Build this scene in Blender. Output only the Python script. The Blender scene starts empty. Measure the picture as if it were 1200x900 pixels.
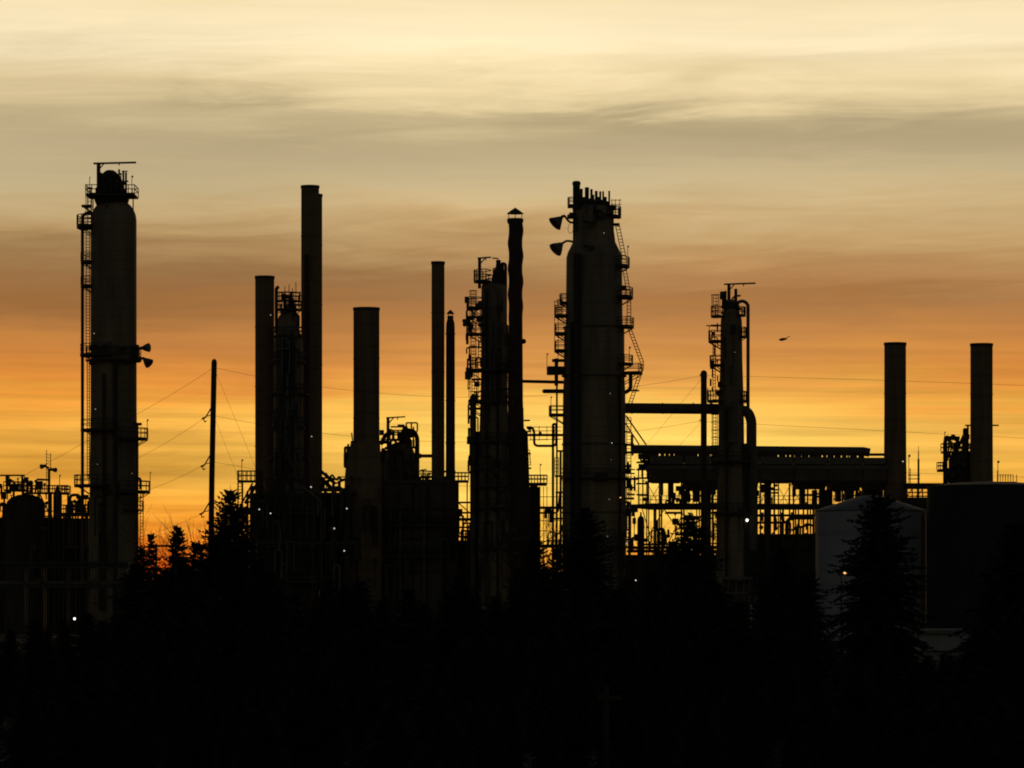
import bpy, math, random
from mathutils import Vector
R = math.radians
random.seed(7)
S = bpy.context.scene
COL = S.collection

# ------------------------------------------------------------------ camera
F = 4320.0          # focal length in pixels of a 1200 px wide frame
CAMZ = 5.0          # eye height above the plant's ground
HY = 690.0          # row of the horizon
cam = bpy.data.cameras.new('camera')
cam.sensor_width = 36.0
cam.lens = F / 1200.0 * 36.0
cam.shift_y = (HY - 450.0) / 1200.0
cam.clip_start = 0.5
cam.clip_end = 20000
camo = bpy.data.objects.new('camera', cam)
camo.location = (0, 0, CAMZ)
camo.rotation_euler = (R(90), 0, 0)
COL.objects.link(camo)
S.camera = camo

# ------------------------------------------------------------------ sky
SUN_EL, SUN_AZ = 1.5, 1.6        # degrees; azimuth to the right of the view axis
W = bpy.data.worlds.new('World')
S.world = W
W.use_nodes = True
nt = W.node_tree
nt.nodes.clear()


def N(t, **k):
    n = nt.nodes.new(t)
    for a, b in k.items():
        setattr(n, a, b)
    return n


def m(op, a, b=None, c=None, clamp=False):
    n = N('ShaderNodeMath', operation=op, use_clamp=clamp)
    for i, v in enumerate((a, b, c)):
        if v is None:
            continue
        if isinstance(v, (int, float)):
            n.inputs[i].default_value = v
        else:
            nt.links.new(v, n.inputs[i])
    return n.outputs[0]


def sstep(x, lo, hi):
    n = N('ShaderNodeMapRange', interpolation_type='SMOOTHSTEP', clamp=True)
    nt.links.new(x, n.inputs[0])
    n.inputs[1].default_value = lo
    n.inputs[2].default_value = hi
    return n.outputs[0]


def bump(x, c, w):
    d = m('DIVIDE', m('SUBTRACT', x, c), w)
    return m('EXPONENT', m('MULTIPLY', m('MULTIPLY', d, d), -1.0))


tc = N('ShaderNodeTexCoord')
sep = N('ShaderNodeSeparateXYZ')
nt.links.new(tc.outputs['Generated'], sep.inputs[0])
X, Y, Z = sep.outputs
hor = m('SQRT', m('ADD', m('MULTIPLY', X, X), m('MULTIPLY', Y, Y)))
EL = m('MULTIPLY', m('DIVIDE', Z, m('MAXIMUM', hor, 0.0001)), 43.2)   # elevation, 6.9 = top of the picture
AZ = m('MULTIPLY', m('ARCTAN2', X, Y), 43.2)                        # azimuth, +-6 across the picture


def noise(sx, sy, tilt, detail, rough, seed, dist=0.0):
    cb = N('ShaderNodeCombineXYZ')
    nt.links.new(m('MULTIPLY', AZ, sx), cb.inputs[0])
    nt.links.new(m('MULTIPLY', m('ADD', EL, m('MULTIPLY', AZ, tilt)), sy), cb.inputs[1])
    cb.inputs[2].default_value = seed
    n = N('ShaderNodeTexNoise', noise_dimensions='3D')
    nt.links.new(cb.outputs[0], n.inputs['Vector'])
    n.inputs['Scale'].default_value = 1.0
    n.inputs['Detail'].default_value = detail
    n.inputs['Roughness'].default_value = rough
    n.inputs['Distortion'].default_value = dist
    return m('SUBTRACT', n.outputs['Fac'], 0.5)


n1 = noise(0.17, 1.2, 0.03, 7, 0.58, 3.1, 0.6)
n2 = noise(0.36, 3.4, -0.04, 7, 0.62, 8.7, 0.7)
n3 = noise(0.40, 7.0, 0.02, 4, 0.6, 1.9, 0.3)
n4 = noise(0.22, 13.0, 0.012, 3, 0.55, 5.3, 0.2)
low = sstep(EL, 3.4, 2.2)                   # the streaky part near the horizon
lift = m('MULTIPLY', bump(AZ, 0.9, 3.0), m('MULTIPLY', sstep(EL, 1.9, 0.8), 0.34))
# thin high cloud bends the bands of colour up and down
wob = m('ADD', m('ADD', m('MULTIPLY', n1, 0.9), m('MULTIPLY', n2, 0.55)), m('MULTIPLY', n3, m('ADD', 0.15, m('MULTIPLY', low, 0.45))))
T = m('DIVIDE', m('ADD', m('ADD', EL, lift), wob), 6.91)


def lin(c):
    return tuple(((v / 255.0) / 12.92 if v / 255.0 <= 0.04045 else ((v / 255.0 + 0.055) / 1.055) ** 2.4) for v in c) + (1.0,)


stops = [(690, (205, 82, 24)), (668, (226, 106, 29)), (648, (237, 130, 36)), (620, (243, 154, 48)), (590, (248, 184, 68)),
         (555, (252, 206, 92)), (505, (252, 208, 102)), (475, (245, 188, 84)), (445, (226, 156, 73)),
         (400, (196, 134, 72)), (345, (176, 122, 72)), (300, (182, 140, 90)), (265, (203, 167, 113)),
         (225, (201, 178, 134)), (190, (194, 175, 136)), (166, (190, 171, 133)), (144, (191, 172, 132)),
         (120, (227, 204, 156)), (85, (244, 220, 171)), (45, (253, 235, 194)), (0, (247, 225, 178))]
rp = N('ShaderNodeValToRGB')
rp.color_ramp.interpolation = 'B_SPLINE'
el = rp.color_ramp.elements
while len(el) < len(stops):
    el.new(0.5)
for i, (py, c) in enumerate(stops):
    el[i].position = (690 - py) / 691.0
for i, (py, c) in enumerate(stops):
    el[i].color = lin(c)
nt.links.new(T, rp.inputs[0])

# brightness: sun glow low in the middle, darker cloud banks
glow = m('MULTIPLY', bump(AZ, 0.4, 4.6), sstep(EL, 3.6, 1.8))
bright = m('ADD', m('ADD', 0.86, m('MULTIPLY', glow, 0.24)), m('MULTIPLY', sstep(EL, 1.8, 3.4), 0.14))


def patch(amt, ax, ay, wx, wy, tilt=0.0, ns=0.9):
    """a drifting bank of cloud round (azimuth, elevation): darkens or lightens the sky there"""
    yy = m('ADD', m('ADD', EL, m('MULTIPLY', AZ, tilt)), m('MULTIPLY', n2, ns))
    return m('MULTIPLY', m('MULTIPLY', bump(AZ, ax, wx), bump(yy, ay, wy)), amt)


P = lambda px: (px - 600) / 100.0
E = lambda py: (690 - py) / 100.0 * 1.0
banks = [patch(-0.12, P(330), E(138), 2.6, 0.17, 0.03), patch(-0.20, P(760), E(143), 1.6, 0.13, 0.0),
         patch(-0.14, P(60), E(118), 3.0, 0.45, 0.05), patch(-0.28, P(80), E(318), 4.4, 0.55, 0.02), patch(-0.20, P(60), E(375), 3.2, 0.22, 0.02, 0.5), patch(-0.12, P(420), E(330), 2.2, 0.2, 0.0),
         patch(0.09, P(180), E(507), 2.6, 0.10, 0.01, 0.4), patch(0.08, P(200), E(588), 2.4, 0.13, 0.01, 0.5), patch(-0.10, P(330), E(541), 2.2, 0.08, 0.01, 0.5), patch(-0.12, P(420), E(560), 1.6, 0.13, 0.01, 0.4),
         patch(0.16, P(820), E(299), 0.9, 0.09, 0.03, 0.35), patch(0.10, P(880), E(215), 3.2, 0.30, 0.0),
         patch(0.10, P(540), E(235), 1.6, 0.22, 0.08), patch(-0.13, P(980), E(352), 3.4, 0.16, 0.0),
         patch(-0.28, P(195), E(557), 2.4, 0.16, 0.01, 0.5), patch(0.10, P(220), E(495), 2.0, 0.16, 0.02, 0.6),
         patch(-0.22, P(180), E(524), 2.0, 0.09, 0.02, 0.5), patch(-0.06, P(300), E(180), 2.6, 0.28, -0.03),
         patch(-0.12, P(1050), E(165), 3.0, 0.20, 0.0), patch(-0.10, P(900), E(68), 2.2, 0.10, 0.0, 0.5),
         patch(0.10, P(560), E(60), 2.4, 0.40, 0.0)]
for b in banks:
    bright = m('ADD', bright, b)
bright = m('MULTIPLY', bright, m('ADD', 1.0, m('ADD', m('ADD', m('MULTIPLY', n3, m('ADD', 0.12, m('MULTIPLY', low, 0.50))), m('MULTIPLY', n4, m('ADD', 0.06, m('MULTIPLY', low, 0.45)))), m('MULTIPLY', n2, 0.22))))
vm = N('ShaderNodeVectorMath', operation='SCALE')
nt.links.new(rp.outputs[0], vm.inputs[0])
nt.links.new(bright, vm.inputs['Scale'])

sky = N('ShaderNodeTexSky', sky_type='NISHITA', sun_disc=False)
sky.sun_elevation = R(SUN_EL)
sky.sun_rotation = R(SUN_AZ)
sky.air_density = 1.0
sky.dust_density = 1.0
SKY_K = 0.035
bg_sky = N('ShaderNodeBackground')
bg_sky.inputs[1].default_value = SKY_K
nt.links.new(sky.outputs[0], bg_sky.inputs[0])
bg_cl = N('ShaderNodeBackground')
bg_cl.inputs[1].default_value = 1.0
# away from the sun the low light turns from yellow to orange
side = m('MULTIPLY', m('SUBTRACT', 1.0, bump(AZ, 1.2, 4.2)), low)
tint = N('ShaderNodeCombineXYZ')
for i, k in enumerate((0.0, 0.27, 0.48)):
    nt.links.new(m('SUBTRACT', 1.0, m('MULTIPLY', side, k)), tint.inputs[i])
v2 = N('ShaderNodeVectorMath', operation='MULTIPLY')
nt.links.new(vm.outputs[0], v2.inputs[0])
nt.links.new(tint.outputs[0], v2.inputs[1])
nt.links.new(v2.outputs[0], bg_cl.inputs[0])
# the lit cloud sheet lies low in the west; overhead and behind there is only dim dusk sky
mask = m('MULTIPLY', m('MULTIPLY', sstep(EL, 13.0, 7.6), sstep(m('ABSOLUTE', AZ), 22.0, 9.0)), sstep(EL, -0.8, -0.3))
mix = N('ShaderNodeMixShader')
nt.links.new(mask, mix.inputs[0])
nt.links.new(bg_sky.outputs[0], mix.inputs[1])
nt.links.new(bg_cl.outputs[0], mix.inputs[2])
out = N('ShaderNodeOutputWorld')
nt.links.new(mix.outputs[0], out.inputs[0])

# ------------------------------------------------------------------ sun (sunk into the cloud bank behind the plant)
sun = bpy.data.lights.new('sun', 'SUN')
sun.energy = 0.15
sun.angle = R(6)
sun.color = (1.0, 0.55, 0.25)
suno = bpy.data.objects.new('sun', sun)
COL.objects.link(suno)
sd = Vector((math.sin(R(SUN_AZ)) * math.cos(R(SUN_EL)), math.cos(R(SUN_AZ)) * math.cos(R(SUN_EL)), math.sin(R(SUN_EL))))
suno.rotation_euler = sd.to_track_quat('Z', 'Y').to_euler()
suno.location = (0, 0, 120)

S.view_settings.view_transform = 'Standard'
S.view_settings.look = 'None'
S.view_settings.exposure = 0.0
S.view_settings.gamma = 1.0
S.view_settings.use_curve_mapping = False
S.cycles.filter_width = 1.9
S.cycles.max_bounces = 5


# ------------------------------------------------------------------ materials
def material(name, base, rough=0.7, metal=0.0, var=0.35, scale=0.6, stretch=(1, 1, 1), bumpk=0.0, seams=None):
    mt = bpy.data.materials.new(name)
    mt.use_nodes = True
    t = mt.node_tree
    b = t.nodes['Principled BSDF']
    b.inputs['Roughness'].default_value = rough
    b.inputs['Metallic'].default_value = metal
    co = t.nodes.new('ShaderNodeTexCoord')
    mp = t.nodes.new('ShaderNodeMapping')
    mp.inputs['Scale'].default_value = stretch
    t.links.new(co.outputs['Object'], mp.inputs[0])
    no = t.nodes.new('ShaderNodeTexNoise')
    no.inputs['Scale'].default_value = scale
    no.inputs['Detail'].default_value = 6
    no.inputs['Roughness'].default_value = 0.65
    t.links.new(mp.outputs[0], no.inputs['Vector'])
    cr = t.nodes.new('ShaderNodeValToRGB')
    cr.color_ramp.elements[0].position = 0.3
    cr.color_ramp.elements[1].position = 0.7
    cr.color_ramp.elements[0].color = tuple(c * (1 - var) for c in base) + (1,)
    cr.color_ramp.elements[1].color = tuple(min(1, c * (1 + var)) for c in base) + (1,)
    t.links.new(no.outputs['Fac'], cr.inputs[0])
    colour = cr.outputs[0]
    if seams:                                   # horizontal sheet joints
        wv = t.nodes.new('ShaderNodeTexWave')
        wv.wave_type = 'BANDS'
        wv.bands_direction = 'Z'
        wv.inputs['Scale'].default_value = 0.314 / seams
        wv.inputs['Distortion'].default_value = 0.0
        t.links.new(co.outputs['Object'], wv.inputs['Vector'])
        c2 = t.nodes.new('ShaderNodeValToRGB')
        c2.color_ramp.elements[0].position = 0.02
        c2.color_ramp.elements[0].color = (0.82, 0.82, 0.82, 1)
        c2.color_ramp.elements[1].position = 0.07
        c2.color_ramp.elements[1].color = (1, 1, 1, 1)
        t.links.new(wv.outputs['Fac'], c2.inputs[0])
        mx = t.nodes.new('ShaderNodeMix')
        mx.data_type = 'RGBA'
        mx.blend_type = 'MULTIPLY'
        mx.inputs[0].default_value = 1.0
        t.links.new(colour, mx.inputs[6])
        t.links.new(c2.outputs[0], mx.inputs[7])
        colour = mx.outputs[2]
    t.links.new(colour, b.inputs['Base Color'])
    if bumpk:
        bm = t.nodes.new('ShaderNodeBump')
        bm.inputs['Strength'].default_value = bumpk
        bm.inputs['Distance'].default_value = 0.1
        t.links.new(no.outputs['Fac'], bm.inputs['Height'])
        t.links.new(bm.outputs[0], b.inputs['Normal'])
    return mt


def glowing(name, col, k):
    mt = bpy.data.materials.new(name)
    mt.use_nodes = True
    b = mt.node_tree.nodes['Principled BSDF']
    b.inputs['Base Color'].default_value = (0.8, 0.8, 0.8, 1)
    b.inputs['Emission Color'].default_value = col + (1,)
    b.inputs['Emission Strength'].default_value = k
    return mt


CLAD = material('aluminium_cladding', (0.38, 0.275, 0.18), 0.6, 0.0, 0.42, 0.6, (1, 1, 0.12), seams=1.0)  # warm brown of haze and flare over the towers is put into this colour
CLAD2 = material('weathered_cladding', (0.19, 0.15, 0.11), 0.65, 0.0, 0.3, 0.4, (1, 1, 0.2), seams=1.2)
STEEL = material('painted_steel', (0.09, 0.075, 0.06), 0.6, 0.0, 0.3, 1.5)
GALV = material('galvanised_steel', (0.24, 0.22, 0.20), 0.55, 0.0, 0.25, 2.0)
PIPE = material('pipe_lagging', (0.18, 0.15, 0.115), 0.6, 0.0, 0.25, 1.0, (1, 1, 0.3))
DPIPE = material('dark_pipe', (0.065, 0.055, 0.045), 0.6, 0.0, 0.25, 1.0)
CONC = material('flue_concrete', (0.34, 0.225, 0.13), 0.9, 0.0, 0.36, 0.8, (1, 1, 0.06), 0.2, seams=2.4)  # base colour also carries the warm lift of flare on the stacks
RUST = material('rusty_steel', (0.12, 0.09, 0.065), 0.85, 0.0, 0.4, 0.8, (1, 1, 0.3))
WHITE = material('tank_white_paint', (0.58, 0.59, 0.63), 0.5, 0.0, 0.08, 0.15, (1, 1, 0.3), seams=5.2)
NAVY = material('tank_dark_paint', (0.03, 0.031, 0.042), 0.6, 0.0, 0.15, 0.2)
WOOD = material('pole_wood', (0.10, 0.075, 0.055), 0.9, 0.0, 0.35, 4.0, (1, 1, 0.08), 0.4)
WIRE = material('wire', (0.06, 0.06, 0.06), 0.6)
FOL = material('spruce_needles', (0.030, 0.042, 0.026), 0.8, 0.0, 0.4, 1.2)
BARK = material('spruce_bark', (0.07, 0.05, 0.035), 0.95, 0.0, 0.3, 6.0, bumpk=0.5)
SOIL = material('field_grass', (0.010, 0.009, 0.006), 0.95, 0.0, 0.5, 0.35, bumpk=0.6)
LAMPW = glowing('lamp_white', (1.0, 0.93, 0.80), 0.75)
LAMPD = glowing('lamp_dim', (1.0, 0.85, 0.65), 0.25)
LAMPO = glowing('lamp_sodium', (1.0, 0.50, 0.15), 1.9)
LAMPB = glowing('lamp_bright', (1.0, 0.92, 0.78), 2.2)
GLASS = material('lamp_glass', (0.35, 0.38, 0.42), 0.15, 0.0, 0.1)
BIRD = material('bird_feathers', (0.03, 0.028, 0.026), 0.9)
PLANK = material('painted_wall', (0.5, 0.5, 0.5), 0.7, 0.0, 0.15, 0.4)


# ------------------------------------------------------------------ building helpers
def tag(o, label, cat, group=None):
    o['label'] = label
    o['category'] = cat
    if group:
        o['group'] = group
    return o


class Thing:
    """an Empty at the thing's base; parts are given in picture columns/rows at the thing's own distance D"""

    def __init__(self, name, label, cat, px, D, group=None, z0=0.0, empty=True):
        self.U = D / F
        self.D = D
        self.px = px
        self.z0 = z0
        self.gy = HY + (CAMZ - z0) / self.U       # row where this thing meets the ground
        self.o = None
        self.loc = Vector(((px - 600) * self.U, D, z0))
        self.meta = (name, label, cat, group)
        if empty:
            self.o = bpy.data.objects.new(name, None)
            self.o.empty_display_size = 0.5
            self.o.location = self.loc
            COL.objects.link(self.o)
            tag(self.o, label, cat, group)

    def p(self, px, py, dy=0.0):
        return Vector(((px - self.px) * self.U, dy, CAMZ + (HY - py) * self.U - self.z0))


EACH = {'leg', 'brace', 'stiffener', 'rib', 'cap_leg', 'platform_support', 'post', 'bracket', 'saddle', 'cross_arm', 'antenna'}


class MB:
    def __init__(self, th):
        self.t = th
        self.v = []
        self.f = []
        self.starts = []

    def ring_loft(self, rings, cap=True):
        n = len(rings[0])
        b = len(self.v)
        self.starts.append((b, len(self.f)))
        for r in rings:
            self.v += r
        for i in range(len(rings) - 1):
            for j in range(n):
                k = (j + 1) % n
                self.f.append((b + i * n + j, b + i * n + k, b + (i + 1) * n + k, b + (i + 1) * n + j))
        if cap:
            self.f.append(tuple(b + j for j in reversed(range(n))))
            e = b + (len(rings) - 1) * n
            self.f.append(tuple(e + j for j in range(n)))
        return self

    def lathe(self, cx, prof, dy=0.0, seg=28):
        """prof: (radius px, row) from the bottom up"""
        U = self.t.U
        rings = []
        for r, py in prof:
            c = self.t.p(cx, py, dy)
            r = max(r, 0.02) * U
            rings.append([c + Vector((math.cos(a) * r, math.sin(a) * r, 0)) for a in [2 * math.pi * i / seg for i in range(seg)]])
        return self.ring_loft(rings)

    def cyl(self, cx, r, y0, y1, dy=0.0, seg=16):
        return self.lathe(cx, [(r, max(y0, y1)), (r, min(y0, y1))], dy, seg)

    def box(self, x0, x1, y0, y1, d0=-0.3, d1=0.3):
        a, b = self.t.p(x0, max(y0, y1), d0), self.t.p(x1, min(y0, y1), d1)
        lo = [Vector((a.x, a.y, a.z)), Vector((b.x, a.y, a.z)), Vector((b.x, b.y, a.z)), Vector((a.x, b.y, a.z))]
        hi = [Vector((q.x, q.y, b.z)) for q in lo]
        return self.ring_loft([lo, hi])

    def bar3(self, P, Q, r, seg=4):
        d = (Q - P)
        if d.length < 1e-6:
            return self
        d.normalize()
        u = d.cross(Vector((0, 1, 0.01)))
        if u.length < 0.1:
            u = d.cross(Vector((1, 0, 0)))
        u.normalize()
        w = d.cross(u)
        off = math.pi / seg
        ring = lambda c: [c + (u * math.cos(a) + w * math.sin(a)) * r for a in [off + 2 * math.pi * i / seg for i in range(seg)]]
        return self.ring_loft([ring(P), ring(Q)])

    def bar(self, a, b, r, seg=4):
        """a, b = (col, row, depth m); r in px"""
        return self.bar3(self.t.p(*a), self.t.p(*b), r * self.t.U, seg)

    def tube(self, pts, r, seg=10, fillet=0.0):
        P = [self.t.p(*q) for q in pts]
        U = self.t.U
        fillet *= U
        r *= U
        if fillet > 0 and len(P) > 2:
            Q = [P[0]]
            for i in range(1, len(P) - 1):
                a, b, c = P[i - 1], P[i], P[i + 1]
                d1, d2 = (a - b), (c - b)
                f = min(fillet, d1.length * 0.49, d2.length * 0.49)
                s, e = b + d1.normalized() * f, b + d2.normalized() * f
                for k in range(6):
                    u = k / 5.0
                    Q.append(s * (1 - u) ** 2 + b * 2 * u * (1 - u) + e * u * u)
            Q.append(P[-1])
            P = Q
        rings = []
        up = None
        for i, c in enumerate(P):
            d = (P[min(i + 1, len(P) - 1)] - P[max(i - 1, 0)]).normalized()
            if up is None:
                up = d.cross(Vector((0, 1, 0)))
                if up.length < 0.1:
                    up = d.cross(Vector((1, 0, 0)))
            up = (up - d * up.dot(d)).normalized()
            w = d.cross(up)
            rings.append([c + (up * math.cos(a) + w * math.sin(a)) * r for a in [2 * math.pi * k / seg for k in range(seg)]])
        return self.ring_loft(rings)

    def ball(self, px, py, r, dy=0.0, seg=10):
        n = 6
        return self.lathe(px, [(r * math.sin(math.pi * i / n), py + r * math.cos(math.pi * i / n)) for i in range(n + 1)], dy, seg)

    def horn(self, a, b, r0, r1, seg=16, cone=False):
        """lamp shade: from neck a (radius r0) to mouth b (radius r1)"""
        P, Q = self.t.p(*a), self.t.p(*b)
        U = self.t.U
        d = (Q - P).normalized()
        u = d.cross(Vector((0, 1, 0)))
        if u.length < 0.1:
            u = d.cross(Vector((1, 0, 0)))
        u.normalize()
        w = d.cross(u)
        rings = []
        for s, k in ((0, 0.0), (0.25, 0.25), (0.6, 0.68), (0.9, 0.95), (1.0, 1.0)):
            c = P + (Q - P) * s
            k = s if cone else k
            rr = (r0 + (r1 - r0) * k) * U
            rings.append([c + (u * math.cos(x) + w * math.sin(x)) * rr for x in [2 * math.pi * i / seg for i in range(seg)]])
        return self.ring_loft(rings)

    def build(self, name, mat, parent=None, label=None):
        if name in EACH and len(self.starts) > 1:
            o = None
            ends = self.starts[1:] + [(len(self.v), len(self.f))]
            for (v0, f0), (v1, f1) in zip(self.starts, ends):
                q = MB(self.t)
                q.v = self.v[v0:v1]
                q.f = [tuple(i - v0 for i in f) for f in self.f[f0:f1]]
                p_ = q.build(name, mat, parent, label)
                o = o or p_
            return o
        me = bpy.data.meshes.new(name)
        me.from_pydata([tuple(v) for v in self.v], [], self.f)
        me.polygons.foreach_set('use_smooth', [True] * len(me.polygons))
        me.set_sharp_from_angle(angle=R(35))
        me.materials.append(mat)
        me.update()
        o = bpy.data.objects.new(name, me)
        COL.objects.link(o)
        if parent is not None:
            o.parent = parent
        if label:
            o['label'] = label
        return o


def solo(th):
    """a thing that is one mesh: returns a builder and a finisher"""
    b = MB(th)

    def fin(mat):
        name, label, cat, group = th.meta
        o = b.build(name, mat)
        o.location = th.loc
        return tag(o, label, cat, group)
    return b, fin


RB = 0.62       # thickness of rails and rungs (px radius at the plant)


def platform(th, cx, r0, r1, a0, a1, py, rail=10, mat=None, parent=None, thick=2.2, brace=True, dy=0.0, posts=None):
    """curved grating round a vessel between the angles a0..a1 (0 right, 180 left, 270 towards the camera)"""
    U = th.U
    n = max(3, int(abs(a1 - a0) / 14) + 1)
    ang = [R(a0 + (a1 - a0) * i / n) for i in range(n + 1)]
    pt = lambda r, a, row: th.p(cx, row, dy) + Vector((math.cos(a) * r * U, math.sin(a) * r * U, 0))
    b = MB(th)
    rings = [[pt(r0, a, py + thick), pt(r1, a, py + thick), pt(r1, a, py), pt(r0, a, py)] for a in ang]
    b.ring_loft(rings)
    if brace:
        for a in (ang[0], ang[len(ang) // 2], ang[-1]):
            b.bar3(pt(r1 - 1, a, py + thick), pt(r0, a, py + thick + (r1 - r0) * 0.55), 0.7 * U)
    d = b.build('platform', mat or STEEL, parent or th.o)
    if rail:
        rb = MB(th)
        for h in (rail, rail * 0.52):
            P = [pt(r1 - 0.4, a, py - h) for a in ang]
            for i in range(len(P) - 1):
                rb.bar3(P[i], P[i + 1], RB * U)
            for a in (ang[0], ang[-1]):
                rb.bar3(pt(r0 + 1, a, py - h), pt(r1 - 0.4, a, py - h), RB * U)
        step = max(1, (n + 1) // (posts or 5))
        for i in sorted(set(list(range(0, n + 1, step)) + [n])):
            rb.bar3(pt(r1 - 0.4, ang[i], py), pt(r1 - 0.4, ang[i], py - rail - 0.4), RB * U)
        rb.build('railing', STEEL, d)
    return d


def deck(th, x0, x1, py, rail=10, d0=-1.0, d1=1.0, thick=2.2, parent=None, step=6.0, mat=None):
    """straight grating with railing"""
    b = MB(th)
    b.box(x0, x1, py + thick, py, d0, d1)
    d = b.build('platform', mat or STEEL, parent or th.o)
    if rail:
        rb = MB(th)
        n = max(1, int(round((x1 - x0) / step)))
        for dd in (d0 + 0.05, d1 - 0.05):
            for h in (rail, rail * 0.52):
                rb.bar((x0, py - h, dd), (x1, py - h, dd), RB)
            for i in range(n + 1):
                x = x0 + (x1 - x0) * i / n
                rb.bar((x, py, dd), (x, py - rail - 0.4, dd), RB)
        for x in (x0, x1):
            for h in (rail, rail * 0.52):
                rb.bar((x, py - h, d0 + 0.05), (x, py - h, d1 - 0.05), RB)
        rb.build('railing', STEEL, d)
    return d


def ladder(th, a, b, w=4.0, dy=0.0, cage=False, parent=None, name='ladder', rung=3.6):
    """a, b = (col, row) of the ladder's middle, top and bottom"""
    m_ = MB(th)
    for s in (-0.5, 0.5):
        m_.bar((a[0] + s * w, a[1], dy), (b[0] + s * w, b[1], dy), RB)
    L = math.hypot(b[0] - a[0], b[1] - a[1])
    n = int(L / rung)
    for i in range(n + 1):
        u = i / max(n, 1)
        x, y = a[0] + (b[0] - a[0]) * u, a[1] + (b[1] - a[1]) * u
        m_.bar((x - w / 2, y, dy), (x + w / 2, y, dy), RB * 0.8)
    o = m_.build(name, STEEL, parent or th.o)
    if cage:
        c = MB(th)
        k = int(L / 9)
        for i in range(k + 1):
            y = a[1] + L * i / max(k, 1)
            pts = [(a[0] + math.cos(t) * w * 0.9, y, dy - 0.05 - math.sin(t) * 0.7) for t in [math.pi * j / 6 for j in range(7)]]
            for j in range(6):
                c.bar(pts[j], pts[j + 1], RB * 0.8)
        for t in (0.5, math.pi / 2, math.pi - 0.5):
            x, d = a[0] + math.cos(t) * w * 0.9, dy - 0.05 - math.sin(t) * 0.7
            c.bar((x, a[1], d), (x, b[1], d), RB * 0.7)
        c.build('ladder_cage', STEEL, o)
    return o


def davit(th, xm, ybase, ytop, x0, x1, r=2.0, br=1.3, parent=None):
    b = MB(th)
    b.tube([(xm, ybase, 0), (xm, ytop + 1, 0)], r, 8)
    b.bar((x0, ytop + 0.6, 0), (x1, ytop - 0.6, 0), br, 4)
    s = 1 if x1 - xm > xm - x0 else -1
    b.bar((xm, ytop + 8, 0), (xm + s * 7, ytop, 0), 0.9)
    b.bar((xm + s * abs(x1 - xm) * 0.55, ytop, 0), (xm + s * abs(x1 - xm) * 0.55, ytop + 3, 0), 0.8)
    return b.build('davit', STEEL, parent or th.o)


def pole_lamp(th, px, ybase, ytop, head=1.6, lit=None, parent=None, dy=0.0):
    """thin stem with a small lamp head, fixed to a platform"""
    b = MB(th)
    b.bar((px, ybase, dy), (px, ytop, dy), 0.5)
    o = b.build('lamp', STEEL, parent or th.o)
    h = MB(th)
    h.ball(px + 0.6, ytop - head * 0.5, head, dy)
    h.build('lamp_head', lit or GLASS, o)
    return o


def lit_lamp(th, px, py, r=1.0, mat=None, dy=-3.2, parent=None, back=None):
    r = r * 0.78
    """bulkhead lamp on a short bracket: a hooded body with a glowing bulb"""
    b = MB(th)
    b.box(px - r * 1.5, px + r * 1.5, py - r * 1.2 - 1.1, py - r * 1.2, dy - 0.15, dy + 0.35)
    b.bar((px, py - r * 1.2 - 0.5, dy), (px, py - r * 1.2 - 0.5, back if back is not None else dy + 1.2), 0.7)
    o = b.build('lamp', STEEL, parent or th.o)
    g = MB(th)
    g.ball(px, py, r, dy)
    g.build('bulb', mat or LAMPW, o)
    return o


def floodlight(th, neck, mouth, r1, arm, parent=None, dy=0.0, r0=1.4, cone=False):
    """horn-shaped floodlight on a bent arm"""
    b = MB(th)
    b.tube([(x, y, dy) for x, y in arm], 1.3, 8, 3)
    o = b.build('floodlight', STEEL, parent or th.o)
    h = MB(th)
    h.horn((neck[0], neck[1], dy), (mouth[0], mouth[1], dy - 0.35), r0, r1, cone=cone)
    h.ball(neck[0], neck[1], 2.0, dy)
    h.build('lamp_shade', GALV, o)
    return o


def pipe(th, pts, r, mat=None, fillet=4.0, parent=None, name='pipe', seg=10):
    return MB(th).tube(pts, r, seg, fillet).build(name, mat or PIPE, parent or th.o)


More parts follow.
